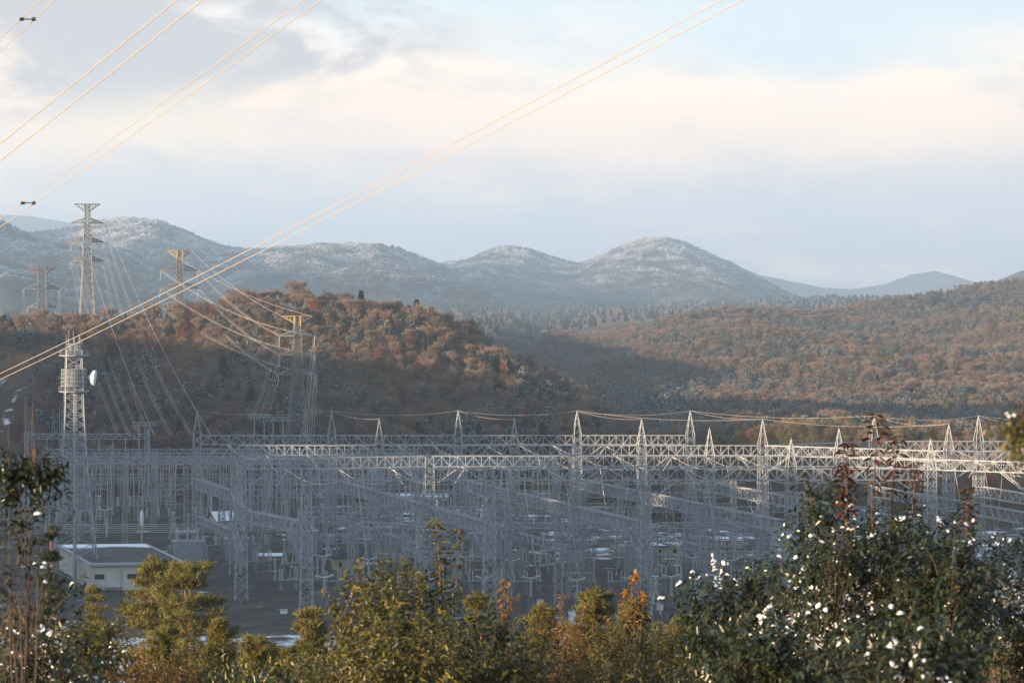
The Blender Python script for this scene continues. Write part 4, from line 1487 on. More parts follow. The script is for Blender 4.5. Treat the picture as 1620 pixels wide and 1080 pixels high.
# ------------------------------------------------------------------ radio tower
def radio_tower():
    d = 690.0; x = (117 - 810) * d / F
    o = empty('radio_tower', (x, d, 0), .25); tag(o, 'grey lattice radio tower with ringed platforms and a white dish, beside the control building', 'radio tower')
    zs = [0, 9, 18, 27, 36, 45, 54.5, 66]
    def w(z): return 4.6 * (1 - z / 54.5) ** 1.5 + 2.35 if z < 54.5 else 2.35 - .4 * (z - 54.5) / 12
    cs = ((1, 1), (-1, 1), (-1, -1), (1, -1))
    for sx, sy in cs:
        m = MB(); zz = np.linspace(0, 66, 14)
        m.tube([(sx * w(z), sy * w(z), z) for z in zz], [.24 if z < 40 else .19 for z in zz], 6); m.build('leg', M['steel'], o)
    m = MB(); z = 0.0
    while z < 65:
        h = max(2.0, w(z) * .95); z1 = min(z + h, 66)
        for k in range(4):
            a, b = cs[k], cs[(k + 1) % 4]
            m.bar((a[0] * w(z), a[1] * w(z), z), (b[0] * w(z1), b[1] * w(z1), z1), .16); m.bar((b[0] * w(z), b[1] * w(z), z), (a[0] * w(z1), a[1] * w(z1), z1), .16)
            m.bar((a[0] * w(z1), a[1] * w(z1), z1), (b[0] * w(z1), b[1] * w(z1), z1), .14)
        z = z1
    m.build('bracing', M['steel'], o)
    m = MB(); m.bar((0, -.5, 0), (0, -.5, 60), .5); m.bar((.6, .3, 0), (.6, .3, 62), .3); m.build('cable_ladder', M['tank'], o)
    def ring(z, R, h=.35, rail=True, mt='tank'):
        p = MB(); n = 12; pts = [(math.cos(i * math.tau / n) * R, math.sin(i * math.tau / n) * R) for i in range(n)]
        prism(p, pts, z, z + h)
        if rail:
            for zz in (.6, 1.2):
                p.tube([(a * 1.0, b * 1.0, z + h + zz) for a, b in pts + pts[:1]], .05, 4)
            for a, b in pts: p.bar((a, b, z + h), (a, b, z + h + 1.2), .08)
        return p.build('platform', M['tank_dark'], o)
    ring(54.4, 4.1); ring(64.2, 4.0)
    m = MB(); n = 12
    prism(m, [(math.cos(i * math.tau / n) * 2.7, math.sin(i * math.tau / n) * 2.7) for i in range(n)], 56.2, 60.4)
    for z, R_ in ((56.1, 3.5), (57.2, 3.5), (58.3, 3.5), (59.4, 3.4), (60.6, 3.4)):
        m.tube([(math.cos(i * math.tau / 24) * R_, math.sin(i * math.tau / 24) * R_, z) for i in range(25)], .14, 5)
    for i in range(36): m.bar((math.cos(i * math.tau / 36) * 3.5, math.sin(i * math.tau / 36) * 3.5, 56), (math.cos(i * math.tau / 36) * 3.4, math.sin(i * math.tau / 36) * 3.4, 60.7), .12)
    m.build('cabin', M['tank_dark'], o)  # darker paint stands in for shade on the cabin
    m = MB()
    for i in range(8):
        a = i * math.tau / 8; r = 2.1
        m.bar((math.cos(a) * r, math.sin(a) * r, 64.5), (math.cos(a) * r, math.sin(a) * r, 69 + (i % 3)), .13)
    m.tube([(math.cos(i * math.tau / 12) * 2.1, math.sin(i * math.tau / 12) * 2.1, 67.5) for i in range(13)], .07, 4)
    m.box((0, 0, 66.2), (2.2, 2.2, 3)); m.build('antenna_rods', M['steel'], o)
    m = MB(); c = Vector((4.6, -1.0, 58.3)); ax = Vector((.93, -.25, -.1)).normalized()
    prof = [(.3, -.9), (.9, -.4), (1.6, 0), (2.15, .3), (2.2, 1.0), (.02, 1.35)]
    m.tube([c + ax * z for r, z in prof], [r for r, z in prof], 18); dish = m.build('dish', M['white_paint'], o, smooth=False)
    m = MB(); m.tube([Vector((2.4, -.3, 58.3)), c - ax * .7], .28, 6); m.build('bracket', M['steel'], dish)


radio_tower()


# ------------------------------------------------------------------ pylons on the hill
def pylon(X, Ytop, Yb, d, arms, bar_hw, base_hw, waist_hw, Yw, top_hw, label, topmat=None, rz=.25):
    """lattice pylon; pixel measures turn into metres at its own distance"""
    k = d / F; x = (X - 810) * k; zt = CZ - (Ytop - 460) * k; zb = CZ - (Yb - 460) * k
    gz = float(H(x, d)); zb = min(zb, gz + .5) if gz < zb else gz - .5
    o = empty('pylon', (x, d, zb), rz); tag(o, label, 'pylon', 'pylons on the hill')
    Ht = zt - zb; zw = CZ - (Yw - 460) * k - zb
    def w(z):
        if z < zw: return (base_hw + (waist_hw - base_hw) * (z / zw) ** .8) * k
        return (waist_hw + (top_hw - waist_hw) * (z - zw) / (Ht - zw)) * k
    cs = ((1, 1), (-1, 1), (-1, -1), (1, -1))
    for sx, sy in cs:
        m = MB(); zz = np.linspace(0, Ht, 12)
        for a, b in zip(zz[:-1], zz[1:]): m.bar((sx * w(a), sy * w(a), a), (sx * w(b), sy * w(b), b), .34 * d / 1150)
        m.build('leg', M['steel_tower'], o)
    m = MB(); z = 0.0; t = .22 * d / 1150
    while z < Ht - .5:
        h = max(2.0, w(z) * 1.25); z1 = min(z + h, Ht)
        for i in range(4):
            a, b = cs[i], cs[(i + 1) % 4]
            m.bar((a[0] * w(z), a[1] * w(z), z), (b[0] * w(z1), b[1] * w(z1), z1), t); m.bar((b[0] * w(z), b[1] * w(z), z), (a[0] * w(z1), a[1] * w(z1), z1), t)
            m.bar((a[0] * w(z1), a[1] * w(z1), z1), (b[0] * w(z1), b[1] * w(z1), z1), t)
        z = z1
    m.build('bracing', M['steel_tower'], o)
    tips = []
    for (Ya, hw) in arms:
        za = CZ - (Ya - 460) * k - zb; ln = hw * k; ah = min(4.5, ln * .3)
        for s in (-1, 1):
            m = MB(); tip = Vector((s * ln, 0, za))
            for sy in (-1, 1):
                a0 = Vector((s * w(za), sy * w(za), za)); a1 = Vector((s * w(za + ah), sy * w(za + ah), za + ah))
                m.bar(a0, tip, .5); m.bar(a1, tip + Vector((0, 0, .15)), .5)
                for i in range(4):
                    f0, f1 = i / 4.4, (i + 1) / 4.4
                    m.bar(a0.lerp(tip, f0), a1.lerp(tip, f1), t * .8); m.bar(a1.lerp(tip, f0), a0.lerp(tip, f0), t * .8)
            for i in range(4): m.bar(Vector((s * w(za), -w(za), za)).lerp(tip, i / 4.4), Vector((s * w(za), w(za), za)).lerp(tip, (i + 1) / 4.4), t * .8)
            m.build('cross_arm', M['steel_tower'], o)
            c, sn = math.cos(rz), math.sin(rz)
            tips.append((s, Vector((x + tip.x * c, d + tip.x * sn, zb + za))))
    m = MB(); hb = bar_hw * k; lo = Ht - 3.2 * d / 1150
    m.bar((-hb, 0, Ht), (hb, 0, Ht), .5)
    for s in (-1, 1):
        for sy in (-1, 1):
            m.bar((s * w(Ht), sy * w(Ht), lo), (s * hb, 0, Ht), .35); m.bar((s * w(Ht), sy * w(Ht), Ht), (s * hb, 0, Ht), .3)
            m.bar((s * w(Ht), sy * w(Ht), lo - 1), (s * w(Ht), sy * w(Ht), Ht), .5)
            for i in range(4):
                f = i / 4
                m.bar(Vector((s * w(Ht), sy * w(Ht), lo)).lerp(Vector((s * hb, 0, Ht)), f), Vector((s * (w(Ht) + (hb - w(Ht)) * min(1, f + .12)), 0, Ht)), .22)
    m.build('top_bar', M[topmat] if topmat else M['steel_tower'], o)
    c, sn = math.cos(rz), math.sin(rz)
    tips.append((-1, Vector((x - hb * c, d - hb * sn, zt)))); tips.append((1, Vector((x + hb * c, d + hb * sn, zt))))
    return tips


T1 = pylon(66, 424, 575, 1420, [(457, 28), (486, 22)], 21, 18, 7.5, 505, 5, 'pylon with a red painted head, leftmost on the hill', 'red')
T2 = pylon(138, 323, 560, 1330, [(353, 25), (383, 25), (413, 25)], 20, 19, 8.0, 445, 3.6, 'tallest pylon, rising above the far mountains on the left', None)
T3 = pylon(284, 397, 548, 1165, [(428, 29), (456, 30), (484, 30)], 19, 18, 7, 492, 4.0, 'sunlit pylon with a yellow head on the crest of the hill', 'yellow')
T4 = pylon(470, 500, 668, 1015, [(531, 28), (561, 28), (592, 30)], 24, 19, 7.5, 592, 4.5, 'pylon with a yellow head standing lower, in front of the wooded hill', 'yellow')


def land(X, Y, d): return at(X, Y, d)


def bundle(p, q, sag, lab, group, rad=.048, gap=.45):
    for s in (-1, 1):
        off = Vector((gap * s, 0, 0))
        wire(p + off, q + off, sag, rad, lab, group, 'power_line', 16)


def hang(tips, label, group):
    for s, t in tips[:-2]:
        insulator(t - Vector((0, 0, .1)), (0, -.5, -1), label, group)


hang(T2, 'insulator string under an arm of the tallest pylon', 'tall pylon insulators'); hang(T3, 'insulator string under an arm of the sunlit crest pylon', 'crest pylon insulators')
hang(T4, 'insulator string under an arm of the lower yellow headed pylon', 'lower pylon insulators'); hang(T1, 'insulator string under an arm of the red headed pylon', 'red pylon insulators')
R2 = [t for s, t in T2[:-2] if s > 0]; L2 = [t for s, t in T2[:-2] if s < 0]
for t, (X, Y) in zip(R2, ((304, 690), (270, 688), (236, 690))): bundle(t, at(X, Y, 940), 9, 'twin power line falling from a right arm of the tallest pylon', 'lines from the tall pylon, right side')
for t, (X, Y) in zip(L2, ((222, 690), (205, 690), (188, 690))): bundle(t, at(X, Y, 945), 9, 'twin power line falling from a left arm of the tallest pylon', 'lines from the tall pylon, left side')
for s, t in T2[-2:]: wire(t, at(335 if s > 0 else 245, 690, 935), 7, .06, 'thin earth wire from the ' + ('right' if s > 0 else 'left') + ' end of the tallest pylon head', 'pylon earth wires', 'earth_wire')
for i, (s, t) in enumerate(T1[:-2]): bundle(t, at((44, 96, 52, 84)[i], 690, 960), 6, 'twin power line dropping from the red headed pylon', 'lines from the red pylon')
R3 = [t for s, t in T3[:-2] if s > 0]; L3 = [t for s, t in T3[:-2] if s < 0]
L4 = [t for s, t in T4[:-2] if s < 0]; R4 = [t for s, t in T4[:-2] if s > 0]
for i in range(3):
    bundle(R3[i], L4[i], 3.0, f'twin power line from the crest pylon, {("top", "middle", "bottom")[i]} right arm, to the lower pylon', 'lines between crest and lower pylon')
    bundle(L3[i], R4[i], 5.0, f'twin power line from the {("top", "middle", "bottom")[i]} left arm of the crest pylon to the lower pylon', 'lines between crest and lower pylon, far side')
    bundle(L4[i], at(398 + 10 * i, 664, 955), 2.0, f'twin line dropping from the {("top", "middle", "bottom")[i]} left arm of the lower pylon to the portals', 'lines below the lower pylon, left')
    bundle(R4[i], at(478 + 8 * i, 700, 930), 1.0, f'twin line dropping from the {("top", "middle", "bottom")[i]} right arm of the lower pylon to the yard', 'lines below the lower pylon, right')
wire(T3[-1][1], T4[-2][1], 2.5, .06, 'thin earth wire from the crest pylon head to the lower pylon head', 'pylon earth wires', 'earth_wire')
wire(T3[-2][1], T4[-1][1], 3.5, .06, 'second thin earth wire between the two yellow pylon heads', 'pylon earth wires', 'earth_wire')


# ------------------------------------------------------------------ the lines overhead
def overhead(X, Y, d, gap, rad, where, spacer=None):
    dv = Vector((-.549, 1, -.212))
    p0 = at(X, Y, d)
    a = p0 - dv * (d + 15); b = p0 + dv * 125
    a.z += 0
    for s, nm in ((-1, 'left'), (1, 'right')):
        off = Vector((s * gap / 2, 0, -s * gap * .06))
        m = MB(); n = 60
        pts = []
        for i in range(n + 1):
            t = i / n
            u_ = (t * (d + 140) - d - 15) / 50; pts.append(a.lerp(b, t) + off - Vector((0, 0, .8 * max(u_, -.6) * (1 - min(u_, 1.6)) * .9)))
        c = pts[0].copy()
        m.tube([p - c for p in pts], rad, 6)
        tag(m.build('power_line', M['copper'], None, c), f'{nm} wire of the twin line sweeping {where}', 'wire', None)
    if spacer:
        (sx, sy) = spacer
        # depth where the line crosses that part of the picture
        best = min((abs((p0 + dv * u).x / (p0 + dv * u).y * F + 810 - sx), u) for u in np.linspace(-60, 120, 1500))[1]
        c = p0 + dv * best; n = 60; t = (best + d + 15) / (d + 140)
        u_ = best / 50; c.z -= .8 * max(u_, -.6) * (1 - min(u_, 1.6)) * .9
        m = MB(); m.bar((-gap / 2, 0, 0), (gap / 2, 0, 0), .035)
        for s in (-1, 1):
            m.tube([(s * gap / 2 - .06, 0, 0), (s * gap / 2 + .06, 0, -.0)], .06, 6)
            m.tube([Vector((s * gap / 2, 0, 0)) - dv * .1, Vector((s * gap / 2, 0, 0)) + dv * .1], .045, 6)
        tag(m.build('line_spacer', M['dark'], None, c), f'dark spacer clamped across the twin line sweeping {where}', 'spacer', 'line spacers')


M['copper'] = mat('weathered_conductor', (.42, .375, .32), .5, .1)
overhead(1159, 0, 60, .42, .0125, 'from upper right down across the whole view')
overhead(495.5, 0, 68, .40, .0125, 'over the upper left, lowest of three', (45, 302))
overhead(300.5, 0, 47, .42, .0115, 'over the upper left, middle of three')
overhead(77, 0, 80, .40, .013, 'through the top left corner', (45, 27))


# ------------------------------------------------------------------ plants on the near slope
def snow_caps(P, D, U, R, rng):
    """small rounded snow pads lying on leaves"""
    n = len(P); R = np.asarray(R).reshape(-1, 1, 1)
    X = unit(D); Yv = unit(np.cross(U, X)); Z = np.tile([0, 0, 1.0], (n, 1))
    a = np.arange(7) / 7 * 2 * np.pi
    ring = lambda r, z: np.stack([np.cos(a) * r, np.sin(a) * r * .75, np.full(7, z)], 1)
    T = np.concatenate([ring(1, 0), ring(.82, .42), ring(.42, .66), [[0, 0, .72]]], 0)        # 22 points
    T = T[None] * (1 + .18 * rng.normal(size=(n, 22, 1)))
    V = P[:, None] + (T[..., 0:1] * X[:, None] + T[..., 1:2] * Yv[:, None] + T[..., 2:3] * Z[:, None]) * R
    q = [(i, (i + 1) % 7, 7 + (i + 1) % 7, 7 + i) for i in range(7)] + [(7 + i, 7 + (i + 1) % 7, 14 + (i + 1) % 7, 14 + i) for i in range(7)]
    t = [(14 + i, 14 + (i + 1) % 7, 21) for i in range(7)]
    b = np.arange(n)[:, None, None] * 22
    return V.reshape(-1, 3), (b + np.array(q)[None]).reshape(-1, 4), (b + np.array(t)[None]).reshape(-1, 3)


def lobes_random(r, w, h, n):
    return [(r.uniform(-w, w) * .75, r.uniform(-w, w) * .5, h * r.uniform(.4, .86), w * r.uniform(.28, .5), h * r.uniform(.12, .24)) for _ in range(n)]


def shrub(name, label, group, X, Ytop, d, wpx, leafm, leaf=.12, twigs=300, per=10, snow=0.0, seed=0, tall=(), nl=9, lobes=None, tall_mat=None, stemk=1.0, cat='shrub', tipm=None, ratio=.45, droop=.15, up=.4, stemn=7):
    rng = np.random.default_rng(seed + 100); r = random.Random(seed)
    k = d / F; x = (X - 810) * k; gz = float(H(x, d)) - .15
    h = CZ - (Ytop - 460) * k - gz; w = wpx * k / 2
    o = empty(name, (x, d, gz)); tag(o, label, cat, group)
    lb = lobes if lobes else lobes_random(r, w, h, nl) + [(0, 0, h * .82, w * .35, h * .16)]
    lb = np.array(lb)
    pick = rng.integers(0, len(lb), twigs)
    off = unit(rng.normal(size=(twigs, 3))) * rng.random((twigs, 1)) ** .38
    C = lb[pick]
    B = np.stack([C[:, 0] + off[:, 0] * C[:, 3], C[:, 1] + off[:, 1] * C[:, 3], C[:, 2] + off[:, 2] * C[:, 4]], 1)
    B[:, 2] = np.clip(B[:, 2], .05, h)
    TD = unit(off + np.stack([np.zeros(twigs), np.zeros(twigs), np.full(twigs, up)], 1) + rng.normal(size=(twigs, 3)) * .3)
    TL = leaf * rng.uniform(2.2, 4.2, twigs)
    st = MB()
    for c in lb:
        p = Vector((r.uniform(-.15, .15), r.uniform(-.15, .15), 0)); q = Vector((c[0], c[1], c[2]))
        mid = p.lerp(q, .5) + Vector((r.uniform(-.1, .1), r.uniform(-.1, .1), .1)) * h * .5 * .3
        st.tube([p, p.lerp(mid, .5), mid, q], [min(.03, .012 * h) * stemk * t_ for t_ in (1, .75, .55, .25)], 5)
    for i in range(0, twigs):
        c = lb[pick[i]]; p = Vector(B[i]); e = p + Vector(TD[i]) * float(TL[i])
        if i % 2 == 0: st.tube([Vector((c[0], c[1], c[2])) * .5 + p * .5 - Vector((0, 0, .05 * h)), p, e], [.003 * h ** .5, .002 * h ** .5, .001 * h ** .5], 3, caps=False)
    t = (np.arange(per) + .5) / per
    P = (B[:, None] + TD[:, None] * (TL[:, None] * t[None])[..., None]).reshape(-1, 3)
    n = len(P)
    td = np.repeat(TD, per, 0)
    side = unit(np.cross(td, rng.normal(size=(n, 3))))
    D = unit(side * .9 + td * .55 + np.array([0, 0, -.12]) + rng.normal(size=(n, 3)) * .2)
    U = unit(np.array([0, 0, 1.0]) + rng.normal(size=(n, 3)) * .35)
    LL = leaf * rng.uniform(.6, 1.2, n)
    V, q = leaves(P, D, U, LL, LL * ratio, droop=droop)
    sets = [(P, D, U, LL)]
    link('foliage', mesh_np('foliage', V, [q], leafm), o)
    if len(tall):
        TP, TDn = [], []
        for (Xs, Yt, Yb) in tall:
            a = Vector(((Xs - X) * k + r.uniform(-.1, .1), r.uniform(-.2, .2), CZ - (Yb - 460) * k - gz)); b = Vector(((Xs - X) * k, 0, CZ - (Yt - 460) * k - gz))
            m_ = a.lerp(b, .5) + Vector((r.uniform(-.06, .06), 0, 0))
            L_ = (b - a).length
            st.tube([Vector((a.x * .4, a.y, 0)), a, m_, b], [.02, .014, .011, .005], 5)
            nn = int(L_ / leaf * 5.0)
            for i in range(nn):
                f = 1 - (i / nn) ** 1.5 * .9
                pp = a.lerp(m_, f * 2) if f < .5 else m_.lerp(b, f * 2 - 1)
                az = i * 2.4 + r.uniform(-.3, .3)
                TP.append(pp); TDn.append(Vector((math.cos(az), math.sin(az), r.uniform(-.55, .45))))
        P2 = np.array([tuple(p) for p in TP]); D2 = unit(np.array([tuple(p) for p in TDn]))
        P2 = P2 + D2 * (rng.random((len(P2), 1)) ** 2 * leaf * .8)
        L2 = leaf * rng.uniform(.8, 1.45, len(P2))
        V, q = leaves(P2, D2, np.tile([0, 0, 1.0], (len(P2), 1)) + rng.normal(size=P2.shape) * .3, L2, L2 * ratio, droop=.3)
        link('shoot_leaves', mesh_np('shoot_leaves', V, [q], tall_mat or leafm), o)
        if tipm:
            P3 = np.concatenate([np.tile(tuple(at(Xs, Yt, d) - Vector((x, d, gz))), (16, 1)) + rng.normal(size=(16, 3)) * leaf * .2 for Xs, Yt, Yb in tall])
            D3 = unit(rng.normal(size=P3.shape) + np.array([0, 0, .15])); L3 = leaf * rng.uniform(.7, 1.2, len(P3))
            V, q = leaves(P3, D3, np.tile([0, 0, 1.0], (len(P3), 1)), L3, L3 * .4)
            link('shoot_tip', mesh_np('shoot_tip', V, [q], tipm), o)
    st.build('stem', M['stem'], o)
    if snow > 0:
        clump = fbm(P[:, 0] + 50, P[:, 2] + P[:, 1] * .6 + 20, .55, 2, seed + 5) + .5
        prob = snow * np.clip((clump - .5) * 6, 0, 2.0)
        kk = np.nonzero((rng.random(n) < prob) & (U[:, 2] > .6))[0]
        Pc = P[kk] + D[kk] * (LL[kk] * .5)[:, None] + np.array([0, 0, .008])
        V, q4, q3 = snow_caps(Pc, D[kk], U[kk], LL[kk] * rng.uniform(.2, .46, len(kk)), rng)
        link('snow', mesh_np('snow', V, [q4, q3], M['snow'], smooth=True), o)['kind'] = 'stuff'
    return o


# snow laden evergreen thicket at lower right
G = 'snow laden evergreen shrubs'
shrub('evergreen_shrub', 'snow dusted dark shrub at the left end of the thicket at lower right', None, 1205, 915, 40, 210, M['leaf_dark'], .135, 520, 11, .42, 1, nl=12)
shrub('evergreen_shrub', 'dark shrub loaded with thick white snow in the thicket at lower right', None, 1300, 885, 42, 230, M['leaf_dark'], .135, 560, 11, .45, 2, nl=12)
shrub('evergreen_shrub', 'tallest dark shrub of the snowy thicket, with red leaved shoots sticking up', None, 1400, 804, 38, 270, M['leaf_dark'], .128, 900, 11, .12, 3, nl=16,
      tall=((1386, 655, 800), (1342, 700, 830), (1330, 735, 840), (1422, 690, 800), (1445, 735, 800)), tall_mat=M['leaf_red'])
shrub('evergreen_shrub', 'dark glossy shrub with sparse snow right of the tallest one', None, 1500, 848, 36, 220, M['leaf_dark'], .128, 520, 11, .07, 4, nl=12)
shrub('evergreen_shrub', 'snowy shrub at the right end of the thicket by the dry grass', None, 1585, 862, 41, 180, M['leaf_dark'], .115, 380, 10, .4, 5, nl=10, tall=((1530, 770, 900), (1536, 800, 900)), tall_mat=M['leaf_red'])
shrub('evergreen_shrub', 'near blurred dark shrub low in the middle of the snowy thicket', None, 1420, 985, 22, 330, M['leaf_dark'], .10, 420, 10, .05, 6, nl=10)
shrub('evergreen_shrub', 'low dark shrub with a few snow pads at the foot of the thicket', None, 1235, 985, 30, 230, M['leaf_dark'], .11, 420, 10, .05, 7, nl=10)
shrub('evergreen_shrub', 'near blurred leafy branch with snow at the right edge', None, 1745, 690, 15, 100, M['leaf_green'], .055, 110, 8, .10, 8, nl=9, ratio=.5, stemk=.3,
      lobes=[(-.40, 0, 5.05, .07, .06), (-.46, 0, 4.42, .07, .08), (-.44, 0, 4.2, .07, .10), (-.36, 0, 3.9, .12, .12), (-.40, 0, 3.7, .12, .15)])
# leafy saplings in the middle
G = 'olive leaved shrubs'
shrub('leafy_shrub', 'sunlit olive shrub with tall leafy shoots in front of the yard, left of the middle', None, 668, 925, 46, 240, M['leaf_green'], .135, 620, 10, .0, 11, nl=13,
      tall=((690, 822, 960), (725, 838, 960), (668, 905, 980), (700, 880, 990)), up=.7)
shrub('leafy_shrub', 'olive shrub with a thin russet shoot at the left of the middle group', None, 575, 965, 48, 150, M['leaf_green'], .13, 330, 10, .0, 12, nl=9, tall=((573, 925, 1010), (597, 950, 1010)), tall_mat=M['leaf_brown'], up=.7)
shrub('leafy_shrub', 'dark leaved shrub low in the middle of the foreground', None, 735, 985, 44, 200, M['leaf_dark'], .13, 460, 10, .0, 13, nl=10)
shrub('leafy_shrub', 'shrub with yellow brown shoots under the lit pine tops', None, 845, 1005, 50, 200, M['leaf_green'], .12, 420, 10, .0, 14, nl=10, tall=((810, 945, 1030), (862, 960, 1030), (800, 918, 1030)), tall_mat=M['leaf_brown'], up=.7)
shrub('leafy_shrub', 'shrub with one tall shoot tipped with bright orange leaves', None, 1000, 985, 52, 170, M['leaf_green'], .12, 430, 10, .0, 15, nl=10, tall=((1005, 910, 1000), (990, 935, 1000), (1018, 940, 1000)), tipm=M['leaf_orange'], tall_mat=M['leaf_brown'], up=.7, ratio=.32)
shrub('leafy_shrub', 'russet tinged brush at the bottom right of the middle', None, 930, 1030, 46, 200, M['leaf_brown'], .11, 420, 10, .0, 16, nl=10, up=.8, ratio=.3)
shrub('leafy_shrub', 'mixed green brush between the orange tipped shoot and the snowy thicket', None, 1060, 1010, 50, 150, M['leaf_green'], .11, 320, 10, .0, 17, nl=9, up=.7, ratio=.35)
shrub('leafy_shrub', 'olive brush filling the bottom edge left of the middle', None, 520, 1040, 50, 180, M['leaf_green'], .12, 330, 10, .0, 18, nl=9, up=.6)
shrub('leafy_shrub', 'russet brush at the bottom edge below the pine saplings', None, 215, 1040, 50, 200, M['leaf_brown'], .11, 340, 10, .0, 19, nl=9, up=.8, ratio=.3)
shrub('leafy_shrub', 'sunlit yellow green shrub right of the rounded pine', None, 610, 1000, 62, 130, M['leaf_green'], .13, 300, 9, .0, 31, nl=9, up=.8)
shrub('leafy_shrub', 'upright yellow green shrub between the pine saplings at lower left', None, 310, 1010, 64, 110, M['leaf_green'], .12, 240, 9, .0, 32, nl=8, up=.9, ratio=.3)
shrub('leafy_shrub', 'yellow brown shrub in front of the flat topped pine', None, 905, 975, 64, 120, M['leaf_brown'], .12, 260, 9, .0, 33, nl=8, up=.9, ratio=.3, tall=((890, 940, 1000), (925, 955, 1000)))
shrub('leafy_shrub', 'olive shrub filling the bottom edge in the middle', None, 800, 1040, 42, 220, M['leaf_green'], .12, 380, 10, .0, 34, nl=10, up=.7)
shrub('leafy_shrub', 'olive shrub filling the bottom edge below the orange tipped shoot', None, 1010, 1045, 43, 200, M['leaf_green'], .11, 360, 10, .0, 35, nl=10, up=.7, ratio=.35)
shrub('leafy_shrub', 'dense olive mass under the tall leafy shoots', None, 640, 985, 42, 230, M['leaf_green'], .125, 520, 10, .0, 36, nl=11, up=.6)
# dark snowy sapling at the left edge
shrub('dark_sapling', 'dark snowy sapling standing tall at the left edge of the view', None, 40, 762, 30, 150, M['leaf_dark'], .10, 190, 9, .05, 21, stemk=.55, lobes=[(.10, 0, 6.0, .22, .09), (.0, 0, 5.75, .26, .09), (-.2, 0, 5.45, .14, .15), (.18, 0, 5.1, .12, .15), (-.12, 0, 4.8, .2, .2), (.05, .1, 4.3, .3, .25), (-.25, .1, 3.9, .35, .3), (.1, 0, 3.3, .5, .4)], cat='sapling')
shrub('dark_sapling', 'snow flecked dark brush at the bottom left corner', None, 60, 960, 32, 260, M['leaf_dark'], .10, 460, 10, .04, 22, nl=12, cat='shrub')
shrub('dark_sapling', 'russet green brush just right of the dark sapling', None, 120, 985, 44, 170, M['leaf_green'], .11, 340, 10, .06, 23, nl=10, cat='shrub', ratio=.35)
shrub('twiggy_shrub', 'brown leafless twigs at the left edge behind the dark sapling', None, 35, 880, 36, 110, M['leaf_brown'], .06, 90, 4, 0, 24, nl=8, up=1.4)


def pine(name, label, X, Ytop, d, rpx, seed, needlem, tiers=7, start=.42, flat=.06, nl=.2, tuft=26, group=None, lean=0.0, sub=9, upw=.05, trunk=True, taper=.6, cat='tree'):
    r = random.Random(seed); rng = np.random.default_rng(seed)
    k = d / F; x = (X - 810) * k; gz = float(H(x, d)) - .3
    h = CZ - (Ytop - 460) * k - gz; R = rpx * k
    o = empty(name, (x, d, gz)); tag(o, label, cat, group)
    tr = MB()
    def tp(t): return Vector((lean * h * (t - 1) + .02 * h * math.sin(t * 5 + seed), .01 * h * math.sin(t * 7), h * t))
    tr.tube([tp(i / 10) for i in range(11)], [h * .019 * (1 - .82 * i / 10) for i in range(11)], 7)
    br = MB(); TP, TN = [], []
    vis = max(.15, start)
    for i in range(tiers):
        t = vis + (1 - vis) * (i + r.uniform(.1, .8)) / tiers
        nb = r.choice((3, 4, 5))
        for b in range(nb):
            az = 2 * math.pi * (b + r.random() * .7) / nb + i * 1.3
            prof = (1 - ((t - vis) / (1 - vis)) ** 1.6 * taper) * (1 if i else .75)
            L = R * prof * r.uniform(.45, 1.2)
            p = tp(t); dirv = Vector((math.cos(az), math.sin(az), upw + r.uniform(-.05, .12)))
            m = p + dirv * L * .55 + Vector((0, 0, -.04 * L)); e = p + dirv * L + Vector((0, 0, upw * L * .5))
            br.tube([p, m, e], [h * .006, h * .004, h * .0015], 4, caps=False)
            for s in range(sub):
                f = .3 + .7 * (s + r.random()) / sub
                q = (p.lerp(m, f * 2) if f < .5 else m.lerp(e, f * 2 - 1))
                sd = Vector((-math.sin(az), math.cos(az), 0)) * r.uniform(-.42, .42) * L * (.4 + .6 * math.sin(f * 3.1))
                q2 = q + sd + Vector((0, 0, r.uniform(0, .09) * L))
                br.tube([q, q2], [h * .002, h * .001], 3, caps=False)
                for _ in range(2):
                    TP.append(q2 + Vector((r.gauss(0, .06), r.gauss(0, .06), abs(r.gauss(0, .03)))) * L); TN.append((sd.normalized() if sd.length > 0 else Vector((0, 0, 1))) * .35 + dirv * .4 + Vector((0, 0, .9 + upw)))
    for j in range(6):
        TP.append(tp(1) + Vector((r.gauss(0, .05), r.gauss(0, .05), -.03 * abs(r.gauss(0, 1)))) * R); TN.append(Vector((0, 0, 1)))
    TP = np.array([tuple(v) for v in TP]); TN = unit(np.array([tuple(v) for v in TN]))
    P = np.repeat(TP, tuft, 0); D = unit(np.repeat(TN, tuft, 0) * .7 + rng.normal(size=P.shape) * .6)
    P = P + rng.normal(size=P.shape) * np.array([1, 1, .5]) * nl * .3
    V, q = blades(P, D, nl * rng.uniform(.6, 1.5, len(P)), np.full(len(P), max(.012, nl * .11)), rng)
    tr.build('trunk', M['pinebark'], o)
    br.build('branches', M['pinebark'], o)
    link('crown', mesh_np('crown', V, [q], needlem), o)
    return o


